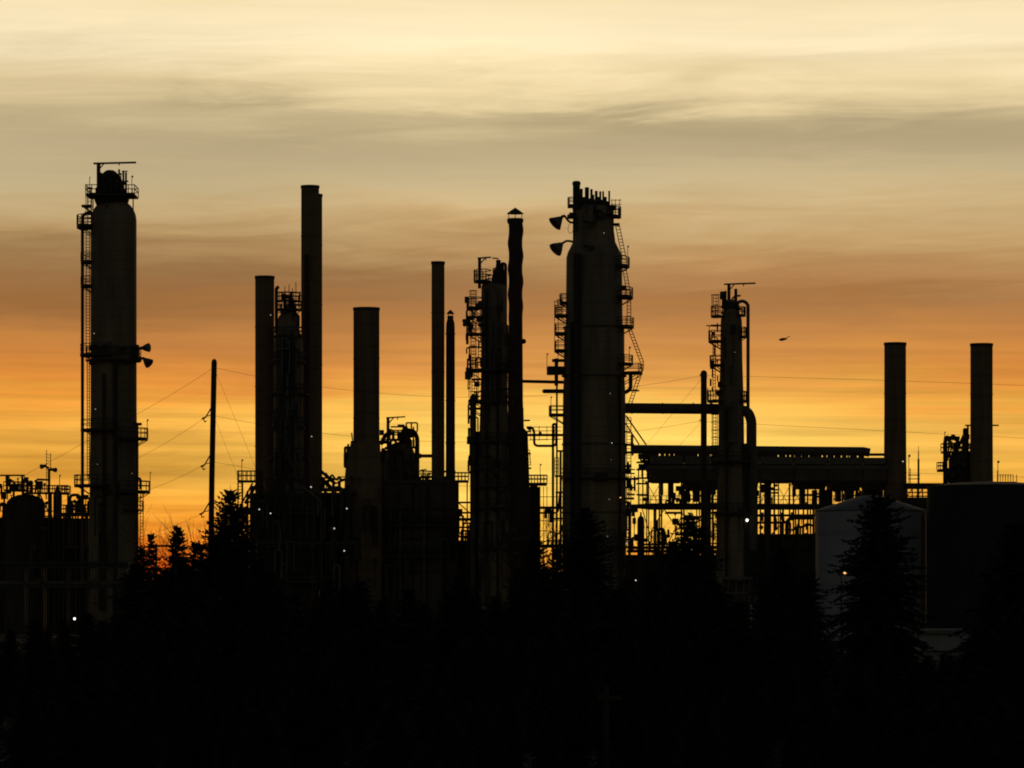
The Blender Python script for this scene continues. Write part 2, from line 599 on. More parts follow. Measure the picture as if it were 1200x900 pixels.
def clutter(th, x0, x1, y0, y1, n, seed, dy=(-1.0, 1.0), tall=14, mats=None):
    """pipes, elbows, valves and stems crowding a piece of plant; y0 is the upper row, y1 the row they stand on"""
    rn = random.Random(seed)
    mats = mats or (DPIPE, DPIPE, DPIPE, PIPE)
    for i in range(n):
        x = rn.uniform(x0, x1)
        y = rn.uniform(y0, y1)
        d = rn.uniform(*dy)
        k = rn.random()
        if k < .34:
            pipe(th, [(x, min(y1, y + rn.uniform(.4, 1) * tall), d), (x, y, d)], rn.uniform(.6, 1.9), rn.choice(mats), seg=8)
        elif k < .58:
            w = rn.uniform(4, 11) * rn.choice((-1, 1))
            x2 = min(x1, max(x0, x + w))
            pipe(th, [(x, min(y1, y + tall), d), (x, y, d), (x2, y, d), (x2, min(y1, y + rn.uniform(.5, 1.2) * tall), d)], rn.uniform(.6, 1.6), rn.choice(mats), rn.uniform(1, 4), seg=8)
        elif k < .74:
            x2 = min(x1, x + rn.uniform(6, 18))
            pipe(th, [(x, y, d), (x2, y + rn.uniform(-.6, .6), d)], rn.uniform(.6, 1.4), rn.choice(mats), seg=8)
        elif k < .88:
            b = MB(th)
            b.bar((x, min(y1, y + rn.uniform(3, 8)), d), (x, y, d), rn.uniform(.5, .9))
            if rn.random() < .5:
                b.ball(x, y - 1, rn.uniform(1, 2.2), d)
            else:
                b.bar((x - 2, y, d), (x + 2, y, d), .6)
            b.build('valve', STEEL, th.o)
        else:
            w, h = rn.uniform(1.5, 4), rn.uniform(2, 5)
            b = MB(th)
            b.box(x - w, x + w, y - h, y + h, d - .4, d + .4)
            b.bar((x, y + h, d), (x, min(y1, y + h + tall), d), .8)
            b.build('junction_box', STEEL, th.o)


# ------------------------------------------------------------------ ground, far wood
def ground():
    n = 60
    xs = [-3000, -1500, -700, -350] + [-200 + 400 * i / 40 for i in range(41)] + [350, 700, 1500, 3000]
    ys = [-300, -100, 0, 40] + [70 + 12 * i for i in range(40)] + [600, 800, 1200, 2000, 4000, 9000]
    v, f = [], []
    rnd = random.Random(3)
    for y in ys:
        for x in xs:
            z = rnd.uniform(-0.12, 0.12) if (60 < y < 330 and abs(x) < 300) else 0.0
            if y < 30:
                z = CAMZ - 1.7                       # the bank the photographer stands on
            elif y < 60:
                z = 1.2
            v.append((x, y, z))
    w = len(xs)
    for j in range(len(ys) - 1):
        for i in range(w - 1):
            f.append((j * w + i, j * w + i + 1, (j + 1) * w + i + 1, (j + 1) * w + i))
    me = bpy.data.meshes.new('ground')
    me.from_pydata(v, [], f)
    me.materials.append(SOIL)
    o = bpy.data.objects.new('ground', me)
    o['kind'] = 'structure'
    COL.objects.link(o)


ground()


def far_wood():
    rnd = random.Random(11)
    v, f = [], []
    for k in range(2600):
        x, y = rnd.uniform(-330, 330), rnd.uniform(1250, 1450)
        h = rnd.uniform(5, 9.5)
        r = h * rnd.uniform(0.16, 0.28)
        b = len(v)
        for i in range(5):
            a = 2 * math.pi * i / 5 + rnd.random()
            v.append((x + math.cos(a) * r, y + math.sin(a) * r, 0))
        v.append((x + rnd.uniform(-.3, .3), y, h))
        for i in range(5):
            f.append((b + i, b + (i + 1) % 5, b + 5))
    me = bpy.data.meshes.new('far_wood')
    me.from_pydata(v, [], f)
    me.materials.append(FOL)
    o = bpy.data.objects.new('far_wood', me)
    o['kind'] = 'stuff'
    tag(o, 'low dark line of distant woodland along the horizon behind the refinery', 'woodland')
    COL.objects.link(o)


far_wood()

# ================================================================== PLANT
# ------------------------------------------------------------------ tall column on the left
def left_column():
    t = Thing('distillation_column', 'tallest domed distillation column on the left with a long davit beam on its crown', 'column', 133.2, 395)
    MB(t).lathe(133.2, [(29.5, t.gy), (29.5, 690), (28.6, 640), (28, 560), (27, 480), (26.8, 300), (26.8, 258), (26, 252), (23.6, 246),
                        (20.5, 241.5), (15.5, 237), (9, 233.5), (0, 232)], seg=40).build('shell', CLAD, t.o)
    deck(t, 103, 160, 229, 10, -2.2, 2.0, 2.2, step=7)
    b = MB(t)
    for x, d in ((109.5, -0.4), (156.5, -0.4), (128, -2.2), (138, 2.2)):
        b.bar((x, 231, d), (x, 247, d), 0.9)
    b.build('platform_support', STEEL, t.o)
    MB(t).lathe(131, [(17, 243), (20, 236), (21, 231.5)], seg=24).build('platform_skirt', DPIPE, t.o)
    pipe(t, [(132, 238, -1.2), (132, 208, -1.2), (139, 206, -1.2), (143, 214, -1.2), (143, 238, -1.2)], 2.2, DPIPE, 4)
    MB(t).box(117, 129, 204, 229, .2, 1.6).build('housing', DPIPE, t.o)
    MB(t).box(129, 138, 211, 229, -.8, -.2).build('housing', DPIPE, t.o)
    clutter(t, 114, 152, 198, 232, 14, 43, (-1.4, 1.4), 20)
    davit(t, 115.5, 236, 191, 109.5, 159.5, 2.3, 1.5)
    pipe(t, [(121, 238, 0), (121, 206, 0), (128, 201, 0), (134, 206, 0), (135, 238, 0)], 3.2, DPIPE, 4)
    pipe(t, [(126, 238, -1), (126, 203, -1)], 2.4, DPIPE)
    pipe(t, [(131, 238, -.8), (131, 204, -.8), (136, 215, -.8), (136, 238, -.8)], 2.6, DPIPE, 4)
    pipe(t, [(119, 237, -.5), (119, 203, -.5)], 1.5, DPIPE)
    for x, y in ((139.2, 198), (144.2, 199.5), (147.3, 201.5)):
        pipe(t, [(x, 238, 0.3), (x, y, 0.3)], 1.2, DPIPE)
    pipe(t, [(138, 216, 0.3), (148, 214, 0.3)], 1.6, DPIPE)
    pipe(t, [(124, 238, .5), (124, 203, .5), (131, 200.5, .5), (137.5, 207, .5), (139, 222, .5), (141, 238, .5)], 2.8, DPIPE, 5)
    MB(t).lathe(123, [(3.4, 238), (3.4, 206), (2, 203)], seg=12).build('nozzle', DPIPE, t.o)
    clutter(t, 118, 150, 205, 236, 16, 41, (-1.2, 1.2), 16)
    MB(t).box(140, 147, 222, 231, -.5, .5).build('valve', DPIPE, t.o)
    pole_lamp(t, 154.5, 229, 207.5, 1.3)
    pole_lamp(t, 105, 229, 208, 0.7)
    ladder(t, (105, 221), (105, 264), 4.5, -0.5, True)
    platform(t, 133, 27, 37.5, 165, 200, 241, 0, thick=1.6)
    platform(t, 133, 26, 43, 150, 215, 264, 11, thick=4)
    pipe(t, [(112, 250, -0.3), (97, 250, -0.3), (97, t.gy - 60, -0.3)], 1.9, PIPE, 9)
    for y in (306, 334):
        platform(t, 133, 26, 38.5, 155, 208, y, 9, thick=3)
    ladder(t, (102.5, 268), (102.5, 416), 4.2, 0.4, False)
    ladder(t, (103, 422), (103, 560), 2.6, 0.4, False)
    platform(t, 133, 26, 39, 150, 270, 415, 11, thick=3)
    platform(t, 133, 26, 32.5, 190, 360, 422, 14, thick=2.4, brace=False, posts=9)
    MB(t).box(158, 164, 405, 423, -1.6, -.6).build('housing', DPIPE, t.o)
    for nk, mo, r, arm in (((165, 408), (175, 407.5), 5.4, [(157, 410), (165, 408)]),
                           ((168, 420), (175.5, 426.5), 6.2, [(157, 420), (163, 419), (168.5, 420.5)])):
        floodlight(t, nk, mo, r, arm)
    for x, y in ((112, 405), (124, 405), (146, 407), (112, 422), (152, 421)):
        floodlight(t, (x, y), (x + 2, y + 5), 5.6, [(x, y + 6), (x, y)], dy=-3.3)
    MB(t).ball(162, 421, 4.4).build('junction_box', STEEL, t.o)
    platform(t, 133, 26, 38.5, 150, 275, 503, 11, thick=3)
    platform(t, 133, 27, 40.5, -70, 20, 513, 11, thick=3.2)
    pipe(t, [(158, 496, -1), (162, 498, -1), (162, 650, -1)], 1.5, PIPE, 3)
    MB(t).box(160, 167, 496, 499, -1.4, -.6).build('valve', STEEL, t.o)
    pole_lamp(t, 172.5, 513, 493, 1.2)
    platform(t, 133, 27, 46, 155, 265, 568, 11, thick=3)
    platform(t, 133, 27, 43, -75, 20, 575, 11, thick=3.4)
    pole_lamp(t, 176, 575, 554, 0.8)
    pipe(t, [(160, 561, -1.2), (166, 561, -1.2), (166, 574, -1.2)], 1.6, DPIPE, 3)
    platform(t, 133, 29, 35.5, -60, 15, 597, 9, thick=1.6)
    ladder(t, (166.5, 579), (166.5, 640), 3.5, -0.4)
    clutter(t, 108, 158, 560, 720, 16, 42, (-3.6, -2.9), 46, (DPIPE, PIPE))
    MB(t).tube([(138.5, 424, -2.85), (138.5, t.gy - 20, -3.05)], 2.6, 10).build('pipe', DPIPE, t.o)
    MB(t).tube([(125, 440, -2.75), (125, t.gy - 30, -2.95)], 1.8, 8).build('pipe', DPIPE, t.o)
    MB(t).tube([(121, 590, -2.75), (121, t.gy - 30, -2.95)], 2.2, 8).build('pipe', DPIPE, t.o)
    lit_lamp(t, 115.5, 481, 1.0, LAMPD, -3.0)
    lit_lamp(t, 114, 393, 0.6, LAMPW, -3.0)
    lit_lamp(t, 118, 545, 0.6, LAMPD, -3.0)
    lit_lamp(t, 157, 555.5, 0.6, LAMPD, -2.0)


left_column()


# ------------------------------------------------------------------ process unit at the left edge
def left_unit():
    t = Thing('process_drum', 'squat domed process drum under a cluttered platform at the left edge', 'drum', 30, 420)
    MB(t).lathe(30, [(23, t.gy), (23, 595), (22, 588), (17, 583), (9, 580), (0, 579)], seg=30).build('shell', RUST, t.o)
    clutter(t, 2, 62, 562, 600, 34, 51, (-2.6, -1.2), 18)
    clutter(t, 0, 62, 590, 700, 30, 52, (-3.2, -2.4), 40)
    MB(t).box(-4, 62, 606, 744, 1.0, 3.0).build('equipment_backing', DPIPE, t.o)
    deck(t, 7, 34, 574, 9, -2, 1.5, 2)
    deck(t, 34, 80, 577, 8, -1, 1, 2)
    b = MB(t)
    b.box(0, 29, 556.2, 558, -.2, .2)
    b.box(25, 27.2, 557, 577, -.2, .2)
    b.box(-3, -1, 557, t.gy, -.2, .2)
    b.bar((28.5, 558, 0), (28.5, 562, 0), .7)
    b.build('frame', STEEL, t.o)
    for x, y, r, yb in ((12, 563, 2.2, 576), (21, 561, 1.2, 576), (36, 566, 3.2, 577), (42, 564, 2, 577), (48, 568, 2.4, 577), (9, 568, 2, 576), (33, 569, 1.6, 577)):
        bb = MB(t)
        bb.bar((x, yb, 0), (x, y, 0), 0.9)
        bb.ball(x, y, r)
        bb.build('valve', DPIPE, t.o)
    MB(t).box(14, 23, 567, 575, -1, 1).build('junction_box', DPIPE, t.o)
    b = MB(t)
    for x in (3, 14, 58, 78):
        b.box(x - 1, x + 1, 576, t.gy, 1.2, 1.6)
    for y in (598, 604, 640):
        b.box(0, 60, y, y + 1.6, 1.2, 1.6)
    b.bar((3, 604, 1.4), (14, 640, 1.4), .8)
    b.bar((46, 579, .5), (58, 604, .5), 1.0)
    b.build('frame', STEEL, t.o)
    pipe(t, [(0, 590, 0.5), (6, 590, 0.5), (6, t.gy, 0.5)], 1.6, PIPE)

    t = Thing('vertical_vessel', 'slim vertical vessel with a knob top left of the tallest column', 'vessel', 67.5, 419)
    MB(t).lathe(67.5, [(5.2, t.gy), (5.2, 582), (4.6, 577), (2.6, 574), (2.6, 572), (1.6, 570), (0, 569)], seg=18).build('shell', PIPE, t.o)
    deck(t, 72, 82, 578, 8, -.6, .6, 1.8)
    pole_lamp(t, 69.8, 572, 558, 1.1)
    for x, y in ((77, 604), (84, 612)):
        pipe(t, [(67, y, 0), (x, y, 0), (x, t.gy, 0)], 1.5, PIPE, 3)

    t = Thing('pipe_rack', 'low pipe rack with a looped pipe against the foot of the tallest column', 'pipe rack', 92, 415)
    b = MB(t)
    for x in (76, 90, 104):
        for d in (-1.2, 1.2):
            b.box(x - 1, x + 1, 602, t.gy, d - .1, d + .1)
    for y in (602, 640):
        b.box(72, 108, y, y + 3, -1.4, 1.4)
    b.build('frame', STEEL, t.o)
    pipe(t, [(82, 640, 0), (82, 580, 0), (94, 580, 0), (94, 604, 0)], 1.8, PIPE, 5)
    pipe(t, [(82, 588, 0), (94, 588, 0)], 1.4, PIPE)
    MB(t).ball(91, 583, 2).build('valve', DPIPE, t.o)
    for i, x in enumerate((86, 98, 101)):
        pipe(t, [(x, 640, -.6), (x, 590 + 4 * i, -.6)], 1.2, PIPE)
    deck(t, 73, 106, 601, 9, -1.4, 1.4, 2)
    clutter(t, 72, 106, 582, 604, 18, 53, (-1, 1), 20)
    MB(t).box(63, 107, 607, 744, 1.6, 3.0).build('equipment_backing', DPIPE, t.o)
    # dark equipment wall below
    b = MB(t)
    for i in range(9):
        x = 64 + i * 5
        b.tube([(x, 606 + (i * 7) % 9, .3), (x, t.gy, .3)], 2.1, 8)
    b.build('pipe_bundle', DPIPE, t.o)

    t = Thing('lamp_mast', 'lattice-topped mast with two floodlight heads rising from the left edge unit', 'mast', 57.5, 417)
    b = MB(t)
    b.tube([(57.5, t.gy, 0), (57.5, 549, 0)], 1.5, 8)
    b.build('pole', STEEL, t.o)
    b = MB(t)
    for x, y0 in ((54.5, 527), (59.3, 531)):
        b.bar((x, 585 if x < 56 else 552, 0), (x, y0, 0), 0.5)
    for i in range(14):
        y = 532 + i * 3.6
        if y < 560:
            b.bar((54.5, y, 0), (59.3, y + 1.6, 0), 0.4)
    b.build('antenna', STEEL, t.o)
    floodlight(t, (53, 546), (48.5, 547), 3.0, [(57, 549), (53, 546)])
    floodlight(t, (60, 550), (66, 551), 2.8, [(57, 552), (60, 550)])


left_unit()


def left_bridge():
    t = Thing('pipe_bridge', 'low steel pipe bridge crossing in front of the tallest column foot', 'pipe bridge', 70, 372)
    for y, d in ((663, 0), (686, 0)):
        b = MB(t)
        b.box(-30, 152, y, y + 3, -1, -.7)
        b.box(-30, 152, y, y + 3, .7, 1)
        b.build('beam', STEEL, t.o)
    b = MB(t)
    for x in (-20, 30, 52, 80, 104, 148):
        for d in (-.85, .85):
            b.box(x - 1, x + 1, 666, t.gy, d - .12, d + .12)
    b.bar((104, 686, -.8), (124, 666, -.8), .8)
    b.bar((124, 666, -.8), (148, 686, -.8), .8)
    b.bar((30, 666, -.8), (52, 686, -.8), .8)
    b.build('leg', STEEL, t.o)
    for i, (y, r) in enumerate(((660, 1.6), (659.4, 2.2), (660.4, 1.2))):
        pipe(t, [(-30, y + 1, -.5 + i * .5), (152, y + 1, -.5 + i * .5)], r, DPIPE)
    for i, (y, r) in enumerate(((683, 1.6), (682, 2.4), (683, 1.4))):
        pipe(t, [(-30, y + 1, -.5 + i * .5), (152, y + 1, -.5 + i * .5)], r, PIPE)
    lit_lamp(t, 89, 725, 1.9, LAMPB, -1.2)
    lit_lamp(t, 135, 725, 0.9, LAMPW, -1.2)


left_bridge()


# ------------------------------------------------------------------ plain flue stacks
def stack(label, px, w, top, D, flare=0.0, mat=CONC, rim=0.6, flare_from=540, group='flue stacks'):
    t = Thing('flue_stack', label, 'chimney', px, D, group)
    r = w / 2.0
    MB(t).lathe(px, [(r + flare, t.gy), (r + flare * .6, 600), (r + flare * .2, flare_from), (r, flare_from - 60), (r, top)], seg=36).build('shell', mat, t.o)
    MB(t).lathe(px, [(r + .05, top + 3), (r + rim, top + 2.6), (r + rim, top - 0.4), (r - 1, top - .5)], seg=36).build('rim', STEEL, t.o)
    b = MB(t)
    for k in range(3):
        y = top + 60 + k * 70
        b.lathe(px, [(r + .02, y), (r + .35, y - .3), (r + .35, y - 1.4), (r + .02, y - 1.7)], seg=36)
    b.build('stiffener', mat, t.o)
    return t


s = stack('mid height flue stack standing beside the railed column, left of the tallest stack', 310.2, 22.4, 324, 400)
lit_lamp(s, 318, 370, 0.6, LAMPW, -1.2)
ladder(s, (318.5, 385), (318.5, s.gy), 3, -0.75, True)
s = stack('tallest plain flue stack on the left, square edged with a shorter twin close behind', 363.4, 21, 218, 400)
ladder(s, (360, 300), (360, s.gy), 3, -1.02, True)
lit_lamp(s, 366, 512, 0.7, LAMPW, -1.3)
stack('slightly shorter flue stack peeking out behind the tallest plain stack', 368.6, 18, 228, 410)
s = stack('widest short flue stack standing alone between the twin stacks and the reactor', 429.4, 30.5, 361, 400, 1.5)
pipe(s, [(444, 520, -1.4), (441, 530, -1.5), (441, s.gy, -1.5)], 2.0, GALV)
stack('thin tall flue stack on the heater roof, left of the capped vent', 513.3, 15.2, 307, 402)
stack('right hand wide flue stack near the edge with an arm crossing behind it', 1150.2, 26, 403, 412, 1.5)
stack('wide flue stack at the right end of the air cooler deck', 1049, 25.5, 402, 416, 2.0)

t = Thing('capped_vent', 'narrow tapered vent with a small conical rain cap beside the thin stack', 'chimney', 527.8, 402)
MB(t).lathe(527.8, [(5.8, t.gy), (5.5, 560), (5.2, 384), (4.8, 378), (3.6, 374), (3.6, 370)], seg=20).build('shell', RUST, t.o)
MB(t).lathe(527.8, [(4.9, 368), (2.2, 364.6), (0, 362.8)], seg=16).build('rain_cap', STEEL, t.o)
b = MB(t)
for a in range(4):
    an = R(45 + 90 * a)
    b.bar((527.8 + 3.2 * math.cos(an), 371, .3 * math.sin(an)), (527.8 + 3.4 * math.cos(an), 367.5, .3 * math.sin(an)), .45)
b.build('cap_leg', STEEL, t.o)
b = MB(t)
for y in (392, 470, 520):
    b.lathe(527.8, [(5.2, y), (6, y - .3), (6, y - 1.2), (5.2, y - 1.5)], seg=20)
b.build('stiffener', STEEL, t.o)


# ------------------------------------------------------------------ railed column between the stacks
def mid_column():
    t = Thing('railed_column', 'slender column crowned with tangled railings between the two left stacks', 'column', 338, 396)
    MB(t).lathe(338, [(17.5, t.gy), (17.2, 420), (16.5, 396), (13.2, 388), (13, 378), (11.5, 371), (7, 366), (0, 364)], seg=28).build('shell', CLAD, t.o)
    pipe(t, [(324, 392, -.2), (324, 338, -.2), (327, 336, -.2)], 2.0, DPIPE, 3)
    MB(t).lathe(341, [(6, 380), (6, 366), (4, 360), (3, 352), (2, 348), (1.4, 343)], seg=14).build('nozzle', DPIPE, t.o)
    platform(t, 338, 4, 16, 0, 360, 362, 9, thick=2)
    platform(t, 338, 4, 14, 180, 380, 352, 9, thick=1.4, brace=False)
    b = MB(t)
    for x, y in ((334, 336), (339, 334), (347, 331), (352, 342), (330, 343), (343, 338)):
        b.bar((x, 365, -.4), (x, y, -.4), .55)
    for y in (343, 350):
        b.bar((328, y, -.4), (353, y, -.4), .5)
    b.build('railing', STEEL, t.o)
    clutter(t, 328, 352, 345, 385, 22, 61, (-1, .6), 14)
    platform(t, 338, 12, 19, 170, 370, 393, 9, thick=2.4)
    for y, r1 in ((424, 20), (461, 24), (500, 20), (536, 24), (562, 22)):
        platform(t, 338, 14, r1, 175, 365, y, 10, thick=2.6)
    clutter(t, 322, 354, 392, 560, 34, 65, (-2.6, -1.7), 40, (DPIPE, PIPE, DPIPE, GALV))
    ladder(t, (328, 398), (328, t.gy), 3.4, -1.6, True)
    for x, r in ((342, 2.2), (347.5, 1.8), (334, 1.6)):
        pipe(t, [(x, 392, -1.3), (x, 400, -1.6), (x, t.gy, -1.6)], r, DPIPE if x < 345 else GALV, 3)
    lit_lamp(t, 343, 435, .7, LAMPW, -1.9)
    lit_lamp(t, 320, 569, .8, LAMPD, -2.4)


mid_column()


def base_left():
    t = Thing('access_platform', 'small railed access platform with a ladder at the foot of the left stacks', 'platform', 289, 398)
    deck(t, 279, 304, 563, 11, -1, 1, 2.4, step=5)
    b = MB(t)
    for x in (279.5, 285):
        b.box(x - .7, x + .7, 565, t.gy, -.9, -.7)
    b.bar((302, 566, 0), (287, 590, 0), 2.4)
    b.bar((296, 566, 0), (278, 600, 0), 1.4)
    b.build('frame', STEEL, t.o)
    ladder(t, (282, 552), (282, 640), 4, -.9)
    pole_lamp(t, 283.4, 563, 540, 1.2)

    t = Thing('pipe_rack', 'dark multi level pipe rack round the feet of the left stacks', 'pipe rack', 350, 392)
    b = MB(t)
    for x in (292, 316, 342, 368, 392, 408):
        for d in (-2.5, 2.5):
            b.box(x - 1.2, x + 1.2, 576 if x < 380 else 572, t.gy, d - .15, d + .15)
    for y in (600, 640, 680):
        for d in (-2.5, 2.5):
            b.box(288, 412, y, y + 2.6, d - .1, d + .1)
        for x in (292, 316, 342, 368, 392, 408):
            b.box(x - 1, x + 1, y, y + 2.4, -2.4, 2.4)
    for x0, x1 in ((292, 316), (342, 368), (392, 408)):
        b.bar((x0, 640, -2.5), (x1, 602, -2.5), .8)
        b.bar((x0, 680, -2.5), (x1, 642, -2.5), .8)
    b.build('frame', STEEL, t.o)
    rnd = random.Random(5)
    for y in (597, 637, 677):
        for k in range(5):
            pipe(t, [(286, y, -2 + k), (414, y, -2 + k)], rnd.uniform(1.0, 2.6), rnd.choice((PIPE, GALV, DPIPE)))
    pipe(t, [(357, 572, -2.7), (378, 588, -2.7), (379, t.gy, -2.7)], 1.0, GALV, 3)
    MB(t).box(296, 374, 578, 700, -1.0, 2.2).build('equipment_backing', DPIPE, t.o)
    deck(t, 288, 412, 676, 9, -2.9, -2.0, 2)
    clutter(t, 290, 410, 566, 700, 46, 62, (-3.6, -2.8), 34, (DPIPE, DPIPE, PIPE, GALV))
    clutter(t, 292, 372, 560, 590, 20, 63, (-2.6, 1), 18)

    for x, y in ((307, 598), (320, 602.5), (367, 572), (408.5, 597), (405.5, 646), (394, 620)):
        lit_lamp(t, x, y, 1.1, LAMPW, -4.2, back=-2.5)
    t = Thing('inclined_duct', 'sagging lattice duct between the tallest stack and the wide short stack', 'duct', 390, 401)
    b = MB(t)
    b.bar((376, 552, 0), (393, 567, 0), 2.6)
    b.bar((376, 560, 0), (392, 576, 0), 3.4)
    b.bar((392, 567, 0), (405, 562, 0), 1.4)
    b.tube([(381, 554, .3), (386, 560, .3), (389, 556, .3), (394, 563, .3), (397, 558, .3), (401, 564, .3), (404, 561, .3)], 1.2, 8, 2)
    b.box(378, 406, 572, 576, -1, 1)
    b.box(380, 383, 574, t.gy, -1, 1)
    b.box(398, 401, 574, t.gy, -1, 1)
    b.build('duct_run', DPIPE, t.o)
    clutter(t, 377, 406, 557, 576, 16, 64, (-1, 1), 10)
    MB(t).box(376, 408, 577, 690, .2, 2.4).build('housing', DPIPE, t.o)


base_left()


# ------------------------------------------------------------------ fired heater and reactor
def heater():
    t = Thing('fired_heater', 'boxy fired heater with railed roof carrying the thin stack and capped vent', 'heater', 478, 404)
    b = MB(t)
    b.box(431, 536.5, 564, t.gy, -3.0, 4.0)
    b.build('casing', CLAD2, t.o)
    b = MB(t)
    for x in range(434, 537, 17):
        b.box(x - .8, x + .8, 566, t.gy, -3.25, -3.02)
    for y in (566, 596, 630, 668):
        b.box(430, 538, y, y + 1.8, -3.3, -3.26)
    b.build('rib', STEEL, t.o)
    deck(t, 490, 507, 564, 9, -2.5, 2.5, 1.6, step=4)
    deck(t, 533, 549, 563, 9, -1.5, 1.5, 2.4, step=4)
    b = MB(t)
    b.box(536, 538, 566, t.gy, -2, -1.7)
    b.box(547, 548.4, 566, t.gy, -2, -1.7)
    b.build('leg', STEEL, t.o)
    b = MB(t)
    for y in (588, 600, 607, 617, 628):
        b.box(536, 556, y, y + 2.2, -1, -.7)
    b.bar((538, 600, -.9), (549, 614, -.9), .8)
    b.bar((549, 604, -.9), (538, 628, -.9), .8)
    b.bar((538, 590, -.9), (549, 600, -.9), .9)
    b.build('stair', STEEL, t.o)
    clutter(t, 432, 536, 566, 720, 60, 71, (-4.6, -3.4), 36, (DPIPE, DPIPE, PIPE, GALV))
    clutter(t, 488, 534, 546, 566, 14, 72, (-2, 2), 12)
    MB(t).box(533, 567, 633, 744, 1.2, 3.6).build('equipment_backing', DPIPE, t.o)
    clutter(t, 536, 560, 590, 636, 16, 73, (-.6, 1), 20)
    deck(t, 440, 536, 616, 10, -4.2, -3.32, 2, step=8)
    deck(t, 440, 536, 652, 10, -4.2, -3.32, 2, step=8)
    for x in (452, 470, 498, 522):
        pipe(t, [(x, 600, -3.8), (x, t.gy, -3.8)], 1.7, GALV if x in (498, 470) else DPIPE)
    lit_lamp(t, 435, 646, 1.6, LAMPB, -5.3, back=-3)
    for x, y in ((501, 556), (496, 551)):
        bb = MB(t)
        bb.bar((x, 565, 0), (x, y, 0), 1.2)
        bb.bar((x - 3, y, 0), (x + 4, y - 1, 0), .9)
        bb.build('valve', DPIPE, t.o)

    t = Thing('stack_base', 'sloping convection box wrapped round the foot of the wide short stack', 'duct', 420, 399)
    b = MB(t)
    lo = [t.p(403.5, t.gy, -1.6), t.p(447, t.gy, -1.6), t.p(447, t.gy, 1.6), t.p(403.5, t.gy, 1.6)]
    mi = [t.p(404.5, 563, -1.6), t.p(447, 563, -1.6), t.p(447, 563, 1.6), t.p(404.5, 563, 1.6)]
    m2 = [t.p(406, 546, -1.6), t.p(446, 546, -1.6), t.p(446, 546, 1.6), t.p(406, 546, 1.6)]
    hi = [t.p(411.5, 520, -1.55), t.p(445, 520, -1.55), t.p(445, 520, 1.55), t.p(411.5, 520, 1.55)]
    b.ring_loft([lo, mi, m2, hi])
    b.build('casing', CONC, t.o)
    clutter(t, 404, 412, 520, 566, 12, 74, (-.6, .6), 14)
    clutter(t, 404, 446, 560, 700, 26, 75, (-2.4, -1.8), 30, (DPIPE, DPIPE, PIPE))
    b = MB(t)
    b.bar((412, 507, 0), (414, 524, 0), 1.0)
    b.box(411, 415, 517, 524, -.5, .5)
    b.build('bracket', STEEL, t.o)

    t = Thing('reactor', 'domed reactor with a hoist arm and arched outlet pipe beside the wide short stack', 'reactor', 468, 408)
    MB(t).lathe(469, [(19, t.gy), (19, 545), (18, 534), (15, 526), (9, 520), (0, 517)], seg=28).build('shell', CLAD2, t.o)
    davit(t, 454.7, 524, 489, 452.5, 475, 1.8, 1.1)
    MB(t).lathe(475, [(7, 528), (6, 512), (5, 505), (3, 501), (2, 499)], seg=14).build('nozzle', DPIPE, t.o)
    pipe(t, [(474, 506, 0), (484, 504, 0), (489, 512, 0), (489, 566, 0)], 2.6, DPIPE, 6)
    pipe(t, [(476, 503, .3), (476, 495.3, .3), (489, 495.3, .3), (489, 505, .3)], .9, DPIPE, 1.5)
    pipe(t, [(482, 510, .3), (482, 496, .3)], .9, DPIPE)
    pipe(t, [(484.5, 520, .3), (484.5, 500, .3)], .9, DPIPE)
    pipe(t, [(479, 525, -.3), (479, 502, -.3)], 1.2, DPIPE)
    clutter(t, 447, 489, 503, 545, 30, 76, (-1.4, 1), 12)
    clutter(t, 447, 490, 525, 575, 24, 77, (-2.6, -1.6), 20)
    deck(t, 457, 476, 514.5, 10, -1.2, 1.2, 2, step=5)
    b = MB(t)
    for y in (499.5, 506):
        b.box(458, 474, y, y + 1.4, -.4, .4)
    b.box(466, 474, 497.5, 500, -.4, .4)
    b.build('frame', STEEL, t.o)
    pipe(t, [(446, 521, 0), (452, 509, 0), (459, 507, 0)], 2.4, DPIPE, 4)
    pipe(t, [(444, 518, .4), (456, 518, .4), (462, 530, .4)], 2.0, DPIPE, 3)
    pipe(t, [(446, 529, .6), (463, 533, .6)], 3.4, DPIPE, 3)
    MB(t).box(445, 450, 504, 510, -.4, .4).build('valve', DPIPE, t.o)
    MB(t).box(446, 460, 531, 575, .1, 1.6).build('housing', DPIPE, t.o)

    t = Thing('transfer_pipe', 'short level pipe joining the reactor to the thin stack', 'pipe', 498, 406, z0=0, empty=False)
    b, fin = solo(t)
    b.tube([(489, 534.3, 0), (508, 534.3, 0)], 2.0, 12)
    b.lathe(491, [(2.8, 537), (2.8, 531.5)])
    fin(PIPE)


heater()


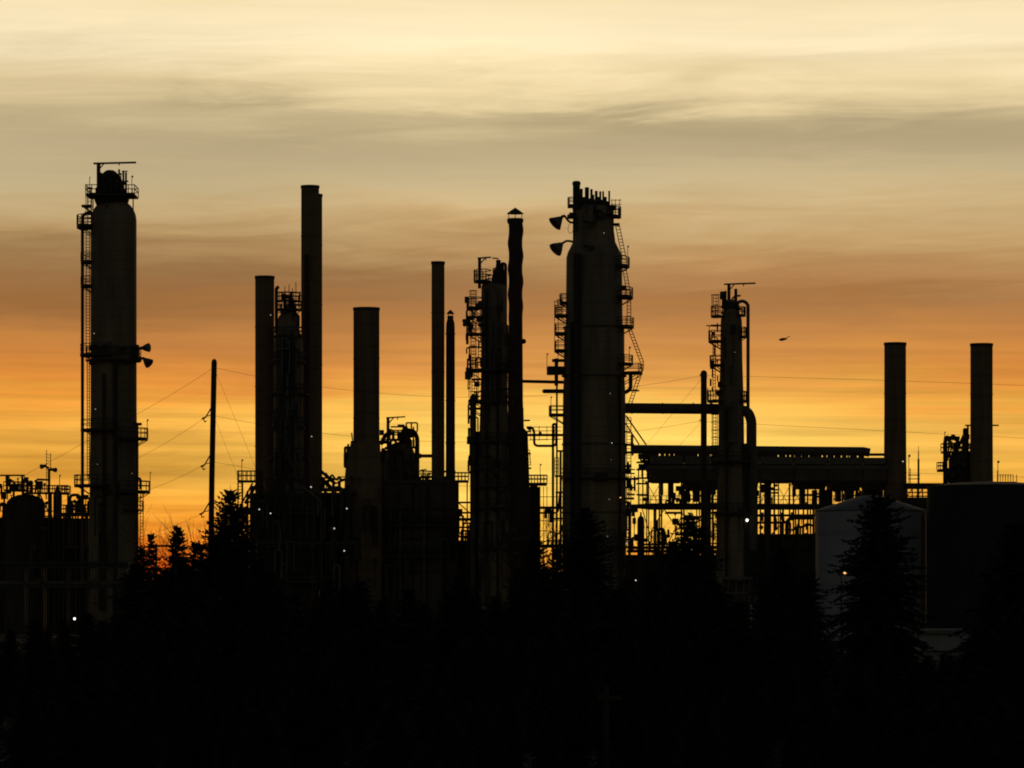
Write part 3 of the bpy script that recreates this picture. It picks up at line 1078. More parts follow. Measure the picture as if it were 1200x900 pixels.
# ------------------------------------------------------------------ column with many left platforms
def second_column():
    t = Thing('fractionating_column', 'column festooned with left hand platforms beside the wavy capped stack', 'column', 578.5, 395)
    MB(t).lathe(578.7, [(18, t.gy), (18, 560), (16.8, 500), (15, 440), (14.6, 338), (14.2, 334), (10, 332), (0, 331)], seg=32).build('shell', CLAD, t.o)
    davit(t, 562, 338, 302, 559.5, 575.5, 1.9, 1.2)
    MB(t).bar((577, 302.4, 0), (584, 303, 0), 1).build('hoist_tip', STEEL, t.o)
    MB(t).lathe(584, [(8, 334), (8, 326), (6, 318), (3.2, 313), (2.6, 308), (3, 306.5), (2.8, 305), (0, 304)], seg=16).build('nozzle', DPIPE, t.o)
    pipe(t, [(586, 313, .4), (588, 308, .4), (592.6, 309, .4), (592.6, t.gy, .4)], 1.7, DPIPE, 3)
    clutter(t, 578, 593, 310, 333, 14, 81, (-.8, .8), 14)
    MB(t).lathe(588, [(5, 334), (5, 322), (3, 316)], seg=12).build('nozzle', DPIPE, t.o)
    MB(t).box(553, 566, 505, 744, .6, 2.0).build('equipment_backing', DPIPE, t.o)
    clutter(t, 549, 560, 474, 560, 14, 82, (-.6, .6), 14)
    clutter(t, 560, 612, 560, 720, 30, 83, (-3.0, -2.0), 34, (DPIPE, DPIPE, PIPE, GALV))
    platform(t, 577, 3, 22, 120, 250, 329, 12, thick=2.4, brace=False, posts=7)
    platform(t, 577, 3, 17, -60, 120, 331, 10, thick=2, brace=False)
    b = MB(t)
    for x in (566, 571, 575, 586, 590):
        b.bar((x, 331, -.5), (x, 336, -.5), .9)
    b.build('platform_support', STEEL, t.o)
    platform(t, 578, 14, 31.5, 158, 215, 360, 11, thick=2.4)
    ladder(t, (554.5, 341), (554.5, 372), 5, -.1, True)
    MB(t).box(544.5, 549.5, 348, 355, -.6, .2).build('junction_box', DPIPE, t.o)
    platform(t, 578, 14, 30.5, 160, 210, 371, 0, thick=1.8)
    floodlight(t, (549, 375), (543.5, 377), 3.0, [(556, 372), (549, 375)])
    floodlight(t, (547, 379), (544, 381), 2.4, [(553, 378), (547, 379)])
    MB(t).ball(562, 374, 4).build('valve', DPIPE, t.o)
    MB(t).ball(563, 381, 3).build('valve', DPIPE, t.o)
    platform(t, 578, 14, 30, 155, 225, 391, 10, thick=2.4)
    ladder(t, (554.5, 378), (554.5, 434), 4.6, -.1, True)
    ladder(t, (562.5, 395), (562.5, 420), 4.0, .2)
    MB(t).box(549, 566, 406, 407.4, -.3, .3).build('bracket', STEEL, t.o)
    platform(t, 578, 14, 31, 150, 345, 433, 12, thick=3, posts=10)
    platform(t, 578, 14, 20.5, -15, 90, 433, 10, thick=3)
    platform(t, 578, 14, 25.5, 160, 215, 444, 0, thick=1.6)
    ladder(t, (556, 437), (556, 470), 6, -.1, True)
    pole_lamp(t, 549.5, 466, 455, 1.2)
    pipe(t, [(554.5, 466, 0), (554.5, t.gy, 0)], 3.7, PIPE)
    MB(t).lathe(554.5, [(5.6, 472), (5.6, 470), (4, 466), (2.4, 463), (0, 461)], seg=14).build('vessel_head', DPIPE, t.o)
    platform(t, 578, 15, 29.5, 155, 215, 478, 9, thick=2)
    for y in (488, 502, 516, 541, 552):
        MB(t).box(549, 553, y, y + 3, -.4, .4).build('clamp', STEEL, t.o)
    ladder(t, (597, 382), (597, 566), 3.0, .2, True)
    for y in (400, 470, 520):
        platform(t, 578, 15, 21, -25, 40, y, 8, thick=1.8)
    clutter(t, 547, 566, 340, 470, 30, 85, (-.8, .8), 12, (DPIPE,))
    clutter(t, 562, 596, 345, 560, 26, 86, (-2.4, -1.7), 40, (DPIPE, PIPE, DPIPE))
    for y in (470, 595):
        platform(t, 578, 15, 23, 170, 370, y, 10, thick=2.6)
    for x, r, y0, mt in ((570, 1.6, 340, DPIPE), (586.5, 2.0, 340, GALV), (583, 1.0, 420, DPIPE)):
        pipe(t, [(x, y0, -1.45), (x, 450, -1.5), (x, 560, -1.75), (x, t.gy, -1.75)], r, mt)
    for y in (517, 549, 570, 642):
        platform(t, 578, 15.5, 24, 180, 360, y, 9, thick=2)
    pipe(t, [(590, 626, -2.0), (594, 632, -2.0), (612, 632, -2.0)], 1.2, GALV, 3)


second_column()


# ------------------------------------------------------------------ stack with helical strakes
def straked_stack():
    t = Thing('straked_stack', 'wavy stack wound with helical strakes and topped by a conical rain cap', 'chimney', 604, 398)
    U = t.U
    b = MB(t)
    seg = 24
    rings = []
    rows = 150
    for i in range(rows + 1):
        py = 560 - (560 - 258) * i / rows
        base = 7.9 + 0.8 * max(0, min(1, (py - 340) / 130))
        cx = 604.2 if py < 470 else 604.2 + 0.02 * (py - 470)
        base += max(0, (py - 470)) * .012
        amp = 1.4 if py < 350 else 1.4 * max(0, 1 - (py - 350) / 30)
        ring = []
        for j in range(seg):
            a = 2 * math.pi * j / seg
            ph = a * 1 - py * 2 * math.pi / 30.0
            rr = base + amp * (0.5 + 0.5 * math.cos(ph)) ** 1.6
            ring.append(t.p(cx, py) + Vector((math.cos(a) * rr * U, math.sin(a) * rr * U, 0)))
        rings.append(ring)
    b.ring_loft(rings)
    b.build('shell', RUST, t.o)
    MB(t).lathe(603.8, [(8, 263), (9.6, 260), (9.6, 256.5), (8, 256)], seg=20).build('rim', STEEL, t.o)
    MB(t).lathe(603.8, [(10, 250.6), (9.7, 250), (5, 246.5), (1.2, 244), (0, 243)], seg=20).build('rain_cap', STEEL, t.o)
    b = MB(t)
    for k in range(6):
        a = R(30 + 60 * k)
        b.bar((603.8 + 8.6 * math.cos(a), 257, 8.6 * U * math.sin(a)), (603.8 + 9 * math.cos(a), 250.4, 9 * U * math.sin(a)), .55)
    b.build('cap_leg', STEEL, t.o)
    MB(t).ball(613.6, 400, 3.1).build('beacon', DPIPE, t.o)
    b = MB(t)
    lo = [t.p(595, t.gy, -1.5), t.p(626, t.gy, -1.5), t.p(626, t.gy, 1.5), t.p(595, t.gy, 1.5)]
    mi = [t.p(595, 566, -1.4), t.p(623, 566, -1.4), t.p(623, 566, 1.4), t.p(595, 566, 1.4)]
    mi = [t.p(595, 568, -1.4), t.p(620.5, 568, -1.4), t.p(620.5, 568, 1.4), t.p(595, 568, 1.4)]
    m3 = [t.p(596, 502, -.8), t.p(614, 502, -.8), t.p(614, 502, .8), t.p(596, 502, .8)]
    m2 = [t.p(595, 507, -1.1), t.p(618.5, 507, -1.1), t.p(618.5, 507, 1.1), t.p(595, 507, 1.1)]
    hi = [t.p(596, 478, -.8), t.p(613.5, 478, -.8), t.p(613.5, 478, .8), t.p(596, 478, .8)]
    b.ring_loft([lo, mi, m2, m3, hi])
    b.build('base_casing', RUST, t.o)
    b = MB(t)
    for y in (492, 505, 531, 548):
        b.box(614, 621 + (y - 490) * .03, y, y + 1.5, -.5, .5)
    b.build('bracket', STEEL, t.o)
    ladder(t, (619, 527), (620.5, 545), 3, 0)

    t = Thing('pump_house', 'dark flat roofed equipment box with a small railed roof right of the wavy stack', 'equipment box', 622, 402)
    MB(t).box(613, 632.5, 571, t.gy, -2, 2).build('casing', DPIPE, t.o)
    deck(t, 619, 641, 566, 9, -1.6, 1.6, 3, step=3.6)
    pole_lamp(t, 633, 566, 545, 1.1)
    MB(t).box(621, 630, 569, 571, -1, 1).build('support', STEEL, t.o)


straked_stack()


# ------------------------------------------------------------------ pipework between the wavy stack and the big tower
def link_pipes():
    t = Thing('pipe_rack', 'sunlit gap pipework with a U bend between the wavy stack and the largest tower', 'pipe rack', 640, 396)
    pipe(t, [(617, 501, 0), (624, 501, 0), (626, 506, 0), (626, 522.5, 0), (652, 522.5, 0), (652, 497, 0), (648, 497, 0), (648, t.gy, 0)], 1.5, DPIPE, 5)
    pipe(t, [(616, 509.6, .5), (660, 509.6, .5)], 1.6, DPIPE)
    b = MB(t)
    for y in (500, 504.5, 514.5):
        b.bar((620, y, 1), (658, y, 1), .55)
    for x in (622, 632, 641, 650):
        b.bar((x, 499, 1), (x, 516, 1), .5)
    b.build('railing', STEEL, t.o)
    MB(t).ball(620.5, 502, 2.6).build('valve', DPIPE, t.o)
    MB(t).ball(633, 507.5, 2).build('valve', DPIPE, t.o)
    pipe(t, [(657, 528, 0), (657, t.gy, 0)], 1.4, DPIPE)
    b = MB(t)
    b.box(652, 660, 527.5, 529.5, -.4, .4)
    b.box(650, 660, 557, 559, -.4, .4)
    b.box(651, 660, 576, 578, -.4, .4)
    b.build('bracket', STEEL, t.o)
    ladder(t, (652.5, 536), (652.5, 557), 4.5, .3)
    pipe(t, [(628, 595, 0), (660, 595, 0)], 1.6, DPIPE)
    pipe(t, [(630, 601, .3), (654, 601, .3), (656, 578, .3)], 1.1, DPIPE, 4)
    pipe(t, [(652.5, 576, .3), (652.5, t.gy, .3)], 1.3, DPIPE)
    b = MB(t)
    for x in (633, 637, 641):
        b.bar((x, 570, .6), (x, t.gy, .6), .55)
    for y in (582, 610, 622, 634):
        b.bar((628, y, .6), (660, y, .6), .6)
    b.bar((652, 630, 0), (661, 612, 0), .8)
    b.bar((636, 636, .4), (661, 622, .4), .8)
    b.box(630, 662, 638, 642, -1, 1)
    b.build('frame', STEEL, t.o)

    clutter(t, 628, 660, 596, 640, 14, 84, (-.6, .8), 16)
    t = Thing('transfer_pipe', 'thin level pipe from the wavy stack to the left side of the largest tower', 'pipe', 636, 395, empty=False)
    b, fin = solo(t)
    b.tube([(610, 446.8, 0), (664, 448, 0)], 1.9, 10)
    fin(DPIPE)


link_pipes()


# ------------------------------------------------------------------ the largest tower
def big_tower():
    D = 390
    t = Thing('vacuum_tower', 'largest widest tower in the centre with a comb of pipes on its head', 'tower', 696, D)
    MB(t).lathe(696.3, [(37.5, t.gy), (37.3, 560), (36.6, 462), (35.6, 440), (35.4, 386), (33.4, 382), (32.6, 302), (31, 296), (27.5, 289), (25, 284),
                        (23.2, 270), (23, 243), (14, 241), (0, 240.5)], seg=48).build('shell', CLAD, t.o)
    b = MB(t)
    for y in (383, 440, 520, 600):
        r = 36 if y < 430 else 37.6
        b.lathe(696.3, [(r - .6, y + 2), (r + .5, y + 1.6), (r + .5, y), (r - .6, y - .3)], seg=48)
    b.build('stiffener', CLAD2, t.o)
    pipe(t, [(675.5, 300, -.2), (675.5, 213, -.2)], 4.3, DPIPE, seg=14)
    MB(t).lathe(675.5, [(4.9, 217), (4.9, 214), (3.2, 212.5), (0, 212)], dy=-.2, seg=14).build('pipe_cap', DPIPE, t.o)
    for x, y, r in ((681.3, 222, 1.6), (687.6, 221, 2.5), (693, 222, 1.5), (694.8, 229, 1.6), (698.6, 224.5, 1.7), (703.2, 225.3, 1.3), (706.9, 224, 1.1), (713.7, 224.5, 1.1),
                    (684, 231, 2.2), (690.6, 233, 2.2), (701, 233, 2)):
        pipe(t, [(x, 246, random.uniform(-1, .6)), (x, y, random.uniform(-1, .6))], r, DPIPE)
    MB(t).lathe(694, [(20, 246), (20, 237), (16, 235)], seg=24).build('pipe_manifold', DPIPE, t.o)
    deck(t, 671, 722, 242.5, 0, -1.6, 1.2, 3)
    MB(t).box(708, 711, 231, 243, -.4, .4).build('valve', DPIPE, t.o)
    b = MB(t)
    for x in (717, 721, 726):
        b.bar((x, 253, -.4), (x, 234, -.4), .55)
    for y in (235, 240, 246):
        b.bar((716, y, -.4), (728, y, -.4), .5)
    b.build('railing', STEEL, t.o)
    # head, left side
    platform(t, 696, 22, 31, 165, 200, 240, 8, thick=3.5, brace=False)
    platform(t, 696, 22, 31.5, 165, 205, 252, 0, thick=4, brace=False)
    pipe(t, [(673, 262, -.5), (673, 286, -.5)], 1.0, DPIPE)
    pipe(t, [(677, 256, -1.0), (677, 300, -1.0)], 1.6, DPIPE)
    MB(t).tube([(672, 260, -.6), (667, 263, -.6), (665, 270, -.6), (668, 275, -.6), (671, 272, -.6), (673, 266, -.6)], .3, 5, 3).build('cable', WIRE, t.o)
    floodlight(t, (659, 254.5), (650, 263.5), 9.3, [(674, 262), (667, 261), (661, 253), (659, 254.5)], dy=-.6, r0=1.0, cone=True)
    floodlight(t, (658, 286.5), (650.5, 294), 9.0, [(678, 290), (672, 284), (664, 282.5), (658, 286.5)], dy=-.6, r0=2.6)
    MB(t).box(667, 672, 250, 257, -1, -.3).build('junction_box', DPIPE, t.o)
    for x, y, r in ((692, 263, 5.0), (690, 291, 4.2)):
        floodlight(t, (x, y), (x + 1.5, y + 3), r, [(682, y), (x, y)], dy=-2.8)
    # head, right side, then the zigzag of ladders down the flank
    platform(t, 696, 22, 32, -50, 20, 253, 10, thick=2.6, brace=False)
    ladder(t, (723, 262), (731.5, 303), 4.6, -.3)
    MB(t).box(719, 726, 262, 264.5, -.6, .3).build('bracket', STEEL, t.o)
    platform(t, 696, 31, 42, -40, 15, 311, 9, thick=3)
    pole_lamp(t, 735.5, 311, 289.5, 1.2)
    ladder(t, (731.5, 314), (737, 347), 4.2, -.3)
    platform(t, 696, 32, 46, -38, 15, 347, 9, thick=3.6)
    MB(t).box(728, 734, 335, 340, -.6, .3).build('junction_box', DPIPE, t.o)
    ladder(t, (737, 351), (737, 382), 4.2, -.3)
    platform(t, 696, 32.5, 47, -38, 15, 382, 9, thick=3)
    ladder(t, (737.5, 385), (752, 424), 4.0, -.3)
    pole_lamp(t, 737.5, 418, 408, 1.3)
    platform(t, 696, 35, 46, -40, 15, 426, 9, thick=2.4)
    platform(t, 696, 35, 57, -25, 10, 436, 9, thick=3)
    ladder(t, (752, 424), (752, 432), 4.0, -.3)
    ladder(t, (752, 432), (738, 474), 4.0, -.3)
    pipe(t, [(739, 439, 0), (739, 456, 0), (733, 460, 0), (728, 460, 0)], 2.3, DPIPE, 4)
    MB(t).box(738, 749, 457, 458.6, -.4, .4).build('bracket', STEEL, t.o)
    pipe(t, [(733.5, 487, 0), (757, 521, 0)], .9, DPIPE)
    pipe(t, [(733, 496, 0), (749, 521, 0)], .8, DPIPE)
    ladder(t, (737, 489), (737, 640), 5, .2)
    for y, x1 in ((520, 743), (529, 746), (545, 740), (560, 748), (583, 743)):
        b = MB(t)
        b.box(731, x1, y, y + 2.4, -.6, .6)
        b.build('platform', STEEL, t.o)
    MB(t).ball(736, 552, 4).build('valve', DPIPE, t.o)
    # left flank
    platform(t, 696, 31, 40.5, 165, 200, 354, 9, thick=2.4)
    ladder(t, (656, 352), (656, 371), 4, -.2, True)
    for y in (369, 390, 410):
        platform(t, 696, 32, 46.5, 163, 204, y, 10, thick=3)
    b = MB(t)
    b.bar((649.8, 352, -.3), (649.8, 412, -.3), .5)
    b.bar((654, 352, -.3), (654, 428, -.3), .5)
    for y in (354, 358):
        b.bar((649.8, y, -.3), (663, y, -.3), .5)
    b.build('railing', STEEL, t.o)
    pole_lamp(t, 641, 430, 415.5, 1.1)
    platform(t, 696, 34, 55.5, 166, 198, 430, 0, thick=9, brace=False)
    MB(t).box(647, 662, 421, 424, -.6, .6).build('bracket', STEEL, t.o)
    pipe(t, [(652, 420, 0), (652, 452, 0)], 2.2, DPIPE)
    pipe(t, [(652.6, 450, 0), (652.6, 640, 0)], 1.1, DPIPE)
    b = MB(t)
    b.tube([(637.5, 458.5, 0), (664, 458.5, 0)], 2.5, 12)
    b.ball(637.8, 458.5, 2.5)
    b.build('pipe', DPIPE, t.o)
    platform(t, 696, 35, 53, 166, 198, 485, 9, thick=3)
    pole_lamp(t, 645.6, 485, 466, 1.0)
    # dark riser and pipes on the face
    MB(t).tube([(675.5, 300, -2.95), (675.5, t.gy, -3.3)], 4.4, 12).build('riser', DPIPE, t.o)
    MB(t).tube([(669.5, 380, -2.55), (669.5, t.gy, -2.9)], 2.0, 10).build('riser', DPIPE, t.o)
    MB(t).tube([(726, 440, -2.2), (726, t.gy, -2.6)], 1.4, 10).build('riser', DPIPE, t.o)
    for y in (560, 640):
        platform(t, 696, 36, 44, 205, 335, y, 10, thick=2)
    clutter(t, 684, 716, 236, 262, 16, 91, (-2.6, -1.6), 12)
    clutter(t, 728, 744, 500, 640, 26, 92, (-.8, .8), 16)
    clutter(t, 690, 732, 600, 720, 14, 93, (-4.2, -3.4), 40, (DPIPE, PIPE))
    MB(t).box(697, 711, 556, 564, -4.2, -3.3).build('junction_box', DPIPE, t.o)
    for x, y, r, mt in ((714, 463, .7, LAMPD), (716, 520.5, .7, LAMPW), (715, 540, .5, LAMPD), (713, 586, .7, LAMPD), (726, 584, .8, LAMPO),
                        (711, 629, .7, LAMPD), (733, 637, .7, LAMPW), (705.5, 256, .8, LAMPD), (707, 275.5, .9, LAMPD)):  # last two are added glows standing in for sky seen through gaps
        lit_lamp(t, x, y, r, mt, -3.3 if y > 300 else -2.4)


big_tower()

t = Thing('transfer_pipe', 'thick level transfer pipe from the largest tower to the small right column', 'pipe', 788, 392, empty=False)
b, fin = solo(t)
b.tube([(728, 478, .6), (848, 479, .6)], 6.2, 16)
for x in (740, 776, 812):
    b.tube([(x, 478.3, .6), (x + 1.4, 478.3, .6)], 6.7, 16)
fin(PIPE)


# ------------------------------------------------------------------ small column on the right
def right_column():
    t = Thing('stripper_column', 'slim right column with a long thin davit and an arched side pipe', 'column', 857, 391)
    MB(t).lathe(857, [(18, t.gy), (17.5, 600), (15.2, 520), (14.6, 470), (13, 420), (12.6, 380), (12.2, 374), (10.5, 368), (8.5, 362), (8, 354), (5, 351)], seg=28).build('shell', CLAD, t.o)
    davit(t, 854.2, 360, 332.5, 848.5, 885.5, 1.9, 1.3)
    pipe(t, [(850, 362, 0), (850, 341, 0)], 1.6, DPIPE)
    pipe(t, [(847, 362, -.4), (847, 346, -.4)], 1.5, DPIPE)
    pipe(t, [(862.3, 362, 0), (862.3, 338.5, 0)], 1.8, DPIPE)
    pipe(t, [(860, 357, 0), (870, 352, 0), (876.6, 356, 0), (876.6, 482, 0)], 2.0, PIPE, 8)
    MB(t).lathe(857, [(10, 362), (9, 355), (6, 352)], seg=14).build('nozzle', DPIPE, t.o)
    clutter(t, 846, 868, 346, 368, 14, 94, (-.8, .8), 10)
    ladder(t, (838.5, 346), (838.5, 372), 6, -.2, True)
    platform(t, 857, 8, 24, 140, 225, 370, 10, thick=2, brace=False)
    platform(t, 857, 8, 17, -60, 35, 369, 9, thick=2, brace=False)
    MB(t).bar((827.5, 381.5, 0), (842, 382.5, 0), .9).build('bracket', STEEL, t.o)
    pole_lamp(t, 831, 398, 383, .6)
    platform(t, 857, 12, 27, 145, 220, 399, 11, thick=2.6)
    platform(t, 857, 12, 18, -50, 40, 394, 10, thick=2)
    clutter(t, 832, 846, 372, 470, 14, 106, (-.6, .6), 10, (DPIPE,))
    clutter(t, 845, 872, 380, 620, 16, 107, (-2.0, -1.5), 40, (DPIPE, PIPE))
    for y in (540, 600):
        platform(t, 857, 15, 25, 150, 390, y, 10, thick=2.4)
    ladder(t, (837, 402), (837, 468), 2.8, .1)
    platform(t, 857, 12, 25.5, 145, 220, 427, 10, thick=2.6)
    platform(t, 857, 14, 28.5, 145, 230, 469, 11, thick=2.6)
    platform(t, 857, 13, 18.5, -50, 40, 469, 10, thick=2.6)
    pole_lamp(t, 829, 469, 456, .8)
    pipe(t, [(866, 480, 0), (876, 482, 0), (880.6, 492, 0), (880.6, t.gy - 100, 0)], 6.0, PIPE, 9, seg=14)
    ladder(t, (838, 486), (838, 640), 5, -.1, True)
    pipe(t, [(850, 480, -1.5), (850, t.gy, -1.9)], 1.5, DPIPE)
    pipe(t, [(873, 520, -.8), (873, 690, -.9)], 2.2, DPIPE)
    lit_lamp(t, 860, 414, .6, LAMPD, -1.6)
    lit_lamp(t, 874, 610, 2.2, LAMPB, -2.0, back=-.5)


right_column()


# ------------------------------------------------------------------ air cooler deck
def air_cooler():
    D = 418
    t = Thing('air_cooler', 'long bank of air coolers on legs, topped by a barrel header pipe', 'air cooler', 890, D)
    b = MB(t)
    b.tube([(743, 526.5, 0), (748, 526.5, 0), (1012, 529, 0), (1019, 530.5, 0)], 5.2, 14)
    b.ball(744, 526.8, 5)
    b.build('header_pipe', PIPE, t.o)
    b = MB(t)
    xs = [760, 800, 842, 888, 928, 968, 1008, 1036]
    for i in range(len(xs) - 1):
        b.box(xs[i] + 1.2, xs[i + 1] - 1.2, 534.6 + (xs[i + 1] - 748) * .0098, 545, -3.2, 3.2)
    b.box(758, 1037, 546.5, 551, -3.4, 3.4)
    b.build('tube_bundle', GALV, t.o)
    FANS = (((783, 789, 584), (774, 777, 580)), ((799, 805, 592), (812, 820, 588), (822, 832, 592)), ((833, 838, 580), (846, 878, 592)), ((879, 884, 586), (896, 902, 592)),
            ((937, 943, 592), (929, 932, 582)), ((952, 957, 592), (960, 973, 592), (979, 985, 588)), ((990, 1000, 592), (1010, 1034, 592)))
    for i in range(len(xs) - 1):
        x0, x1 = xs[i], xs[i + 1]
        xm = (x0 + x1) / 2
        n = MB(t)
        top = [t.p(x0 + .4, 551, -3.3), t.p(x1 - .4, 551, -3.3), t.p(x1 - .4, 551, 3.3), t.p(x0 + .4, 551, 3.3)]
        mid = [t.p(x0 + .4, 564, -3.3), t.p(x1 - .4, 564, -3.3), t.p(x1 - .4, 564, 3.3), t.p(x0 + .4, 564, 3.3)]
        yb = (566, 575, 574, 566, 573, 575, 575)[i]
        bot = [t.p(x0 + 5, yb, -2.4), t.p(x1 - 3, yb, -2.4), t.p(x1 - 3, yb, 2.4), t.p(x0 + 5, yb, 2.4)]
        n.ring_loft([bot, mid, top])
        o = n.build('plenum', CLAD2, t.o)
        for q0, q1, qy in FANS[i]:
            MB(t).box(q0, q1, yb - .5, qy, -1, 1).build('fan_motor', DPIPE, o)
    for k, (y, d) in enumerate(((539, 2.6), (545.8, -2.0))):
        pipe(t, [(752 + 6 * k, y, d), (1040, y + 1.5, d)], 1.2, DPIPE)
    dots = [773, 779, 784.5, 790, 818, 833, 845, 880, 912, 921, 926, 931, 939, 948, 963.5, 969, 977.5, 986, 992.5, 995.5, 1005, 1013.5]
    x = 753
    for q in dots:
        w = random.uniform(.35, 1.1)
        MB(t).box(x, q - w, 530.5 + (x - 753) * .006, 538.5, -.4, .4).build('saddle', STEEL, t.o)
        x = q + w
    for y0, y1 in ((531.5, 534), (537.2, 539.5), (543.5, 547)):
        MB(t).box(1018, 1038, y0, y1, -1, 1).build('beam', STEEL, t.o)
    b = MB(t)
    for i, x in enumerate((759, 774, 800, 818, 834, 846, 880, 889, 905, 910, 927.5, 944, 958, 972, 990, 1010, 1030)):
        w = 1.9 if i % 3 else 1.3
        for d in (-3, 3):
            b.box(x - w / 2, x + w / 2, 563, t.gy, d - .12, d + .12)
    b.build('leg', STEEL, t.o)
    # catwalk under the fans
    b = MB(t)
    b.ring_loft([[t.p(732, 595, -3.6), t.p(732, 595, -2.0), t.p(732, 592.5, -2.0), t.p(732, 592.5, -3.6)],
                 [t.p(762, 598, -3.6), t.p(762, 598, -2.0), t.p(762, 590.5, -2.0), t.p(762, 590.5, -3.6)],
                 [t.p(1034, 598, -3.6), t.p(1034, 598, -2.0), t.p(1034, 591.5, -2.0), t.p(1034, 591.5, -3.6)]])
    o = b.build('catwalk', STEEL, t.o)
    for q in range(4):
        b = MB(t)
        xa, xb = 748 + q * 71, 748 + q * 71 + 69
        for h in (582, 586.5):
            b.bar((xa, h, -3.5), (xb, h, -3.5), .5)
        for i in range(12):
            x = xa + .5 + i * 6.2
            b.bar((x, 592, -3.5), (x, 581.5, -3.5), .45)
        b.build('railing', STEEL, o)
    # equipment under the fans
    clutter(t, 780, 840, 568, 592, 30, 101, (-2, 2), 12)
    clutter(t, 940, 1030, 568, 592, 36, 102, (-2, 2), 12)
    clutter(t, 876, 912, 566, 592, 14, 103, (-2, 2), 14)
    clutter(t, 756, 776, 580, 592, 6, 104, (-2, 2), 8)
    b = MB(t)
    for x0, x1 in ((760, 773), (889, 903), (912, 926), (928, 942)):
        b.bar((x0, 566, 2.9), (x1, 590, 2.9), .45)
        b.bar((x1, 566, -2.9), (x0, 590, -2.9), .45)
    b.build('brace', STEEL, t.o)
    # little cabin and gratings at the left end
    b = MB(t)
    for x in (748, 753, 759):
        b.box(x - .7, x + .7, 549, 592, -1, -.8)
    for y in (541, 549.5, 559.5, 566, 579):
        b.box(746, 760, y, y + 1.6, -1, 1)
    b.build('frame', STEEL, t.o)
    MB(t).box(748, 760, 532, 538, -.6, .6).build('beam', STEEL, t.o)
    clutter(t, 746, 760, 534, 566, 10, 105, (-.8, .8), 10)
    lit_lamp(t, 833, 539, .6, LAMPW, -3.6)


air_cooler()


def lower_rack():
    t = Thing('pipe_rack', 'open braced steel rack full of pipes under the air cooler bank', 'pipe rack', 850, 410)
    b = MB(t)
    for x, w in ((737.5, 2.2), (767.3, 2.4), (830, 3), (886, 1.5), (897.5, 6), (916, 2.4), (934, 1.6), (951.5, 2.4), (968, 3), (1000, 3), (1030, 3)):
        b.box(x - w / 2, x + w / 2, 597, t.gy, -2.2, -1.9)
        b.box(x - .8, x + .8, 597, t.gy, 1.9, 2.2)
    for y, x0, x1 in ((611.5, 872, 921), (626, 872, 1040), (600, 780, 799), (637, 748, 776), (645, 735, 840), (668, 735, 1040), (603, 874, 956)):
        b.box(x0, x1, y, y + 2.4, -2, -1.7)
        b.box(x0, x1, y, y + 2.0, 1.7, 2)
    b.build('frame', STEEL, t.o)
    b = MB(t)
    for a, c in (((752, 597), (764, 637)), ((777, 598), (755, 635)), ((778, 598), (792, 619)), ((799, 603), (780, 641)), ((828, 600), (840, 620)), ((835, 620), (824, 640)),
                 ((878, 626), (888, 613)), ((903, 626), (915, 614))):
        b.bar((a[0], a[1], -1.8), (c[0], c[1], -1.8), .8)
    b.build('brace', STEEL, t.o)
    clutter(t, 738, 846, 602, 650, 26, 98, (-1.6, 1.6), 16)
    clutter(t, 876, 956, 600, 630, 26, 99, (-1.6, 1.6), 14)
    pipe(t, [(771.5, 650, 0), (771.5, 620, 0), (778, 620, 0), (778, 640, 0)], 1.9, DPIPE, 3)
    pipe(t, [(922, 630, 0), (922, 607, 0), (953, 607, 0)], 2.1, DPIPE, 8)
    pipe(t, [(928, 622, 0), (934, 617, 0), (940, 618, 0), (946, 614, 0), (952, 616, 0)], 1.6, DPIPE, 3)
    for x in (934, 941):
        pipe(t, [(x, 618, 0), (x, 650, 0)], 1.3, DPIPE)
    for k, y in enumerate((642, 646, 666, 664)):
        pipe(t, [(735, y, -1.5 + k), (1036, y, -1.5 + k)], 1.8, PIPE if k % 2 else DPIPE)
    pipe(t, [(872, 605, -1), (950, 604, -1)], 1.2, DPIPE)
    for x, y in ((892, 618), (909, 619), (922, 630), (757, 633), (783, 628)):
        MB(t).ball(x, y, 2.6).build('valve', DPIPE, t.o)
    ladder(t, (842, 598), (842, 640), 5, -1.5)
    MB(t).box(862, 1034, 628, 680, .3, 1.6).build('equipment_backing', DPIPE, t.o)
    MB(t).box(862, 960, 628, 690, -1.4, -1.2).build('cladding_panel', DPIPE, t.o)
    MB(t).box(731, 846, 650, 700, .3, 1.6).build('equipment_backing', DPIPE, t.o)

    t = Thing('vertical_vessel', 'small standing vessel with a pointed cap in the bright gap by the largest tower', 'vessel', 751, 406)
    MB(t).lathe(751, [(4.2, t.gy), (4.2, 609), (3.2, 606), (1.2, 604.5), (.8, 600)], seg=16).build('shell', DPIPE, t.o)
    pipe(t, [(747, 630, 0), (741, 630, 0), (741, 645, 0)], 1.6, DPIPE, 3)
    MB(t).box(743, 747, 626, 634, -.4, .4).build('valve', DPIPE, t.o)

    t = Thing('pump_house', 'pale framed pump shelter low behind the spruces under the slim right column', 'shelter', 862, 376)
    b = MB(t)
    for x in (847, 853, 862, 871, 878):
        b.box(x - .7, x + .7, 678, t.gy, -1, -.8)
    b.box(845, 880, 694, 696, -1.1, -.7)
    b.build('post', GALV, t.o)
    b = MB(t)
    b.box(844, 881, 676, 679, -1.4, 1.4)
    b.build('roof', GALV, t.o)
    MB(t).box(846, 879, 680, t.gy, 0.6, 1).build('wall', CLAD2, t.o)


lower_rack()


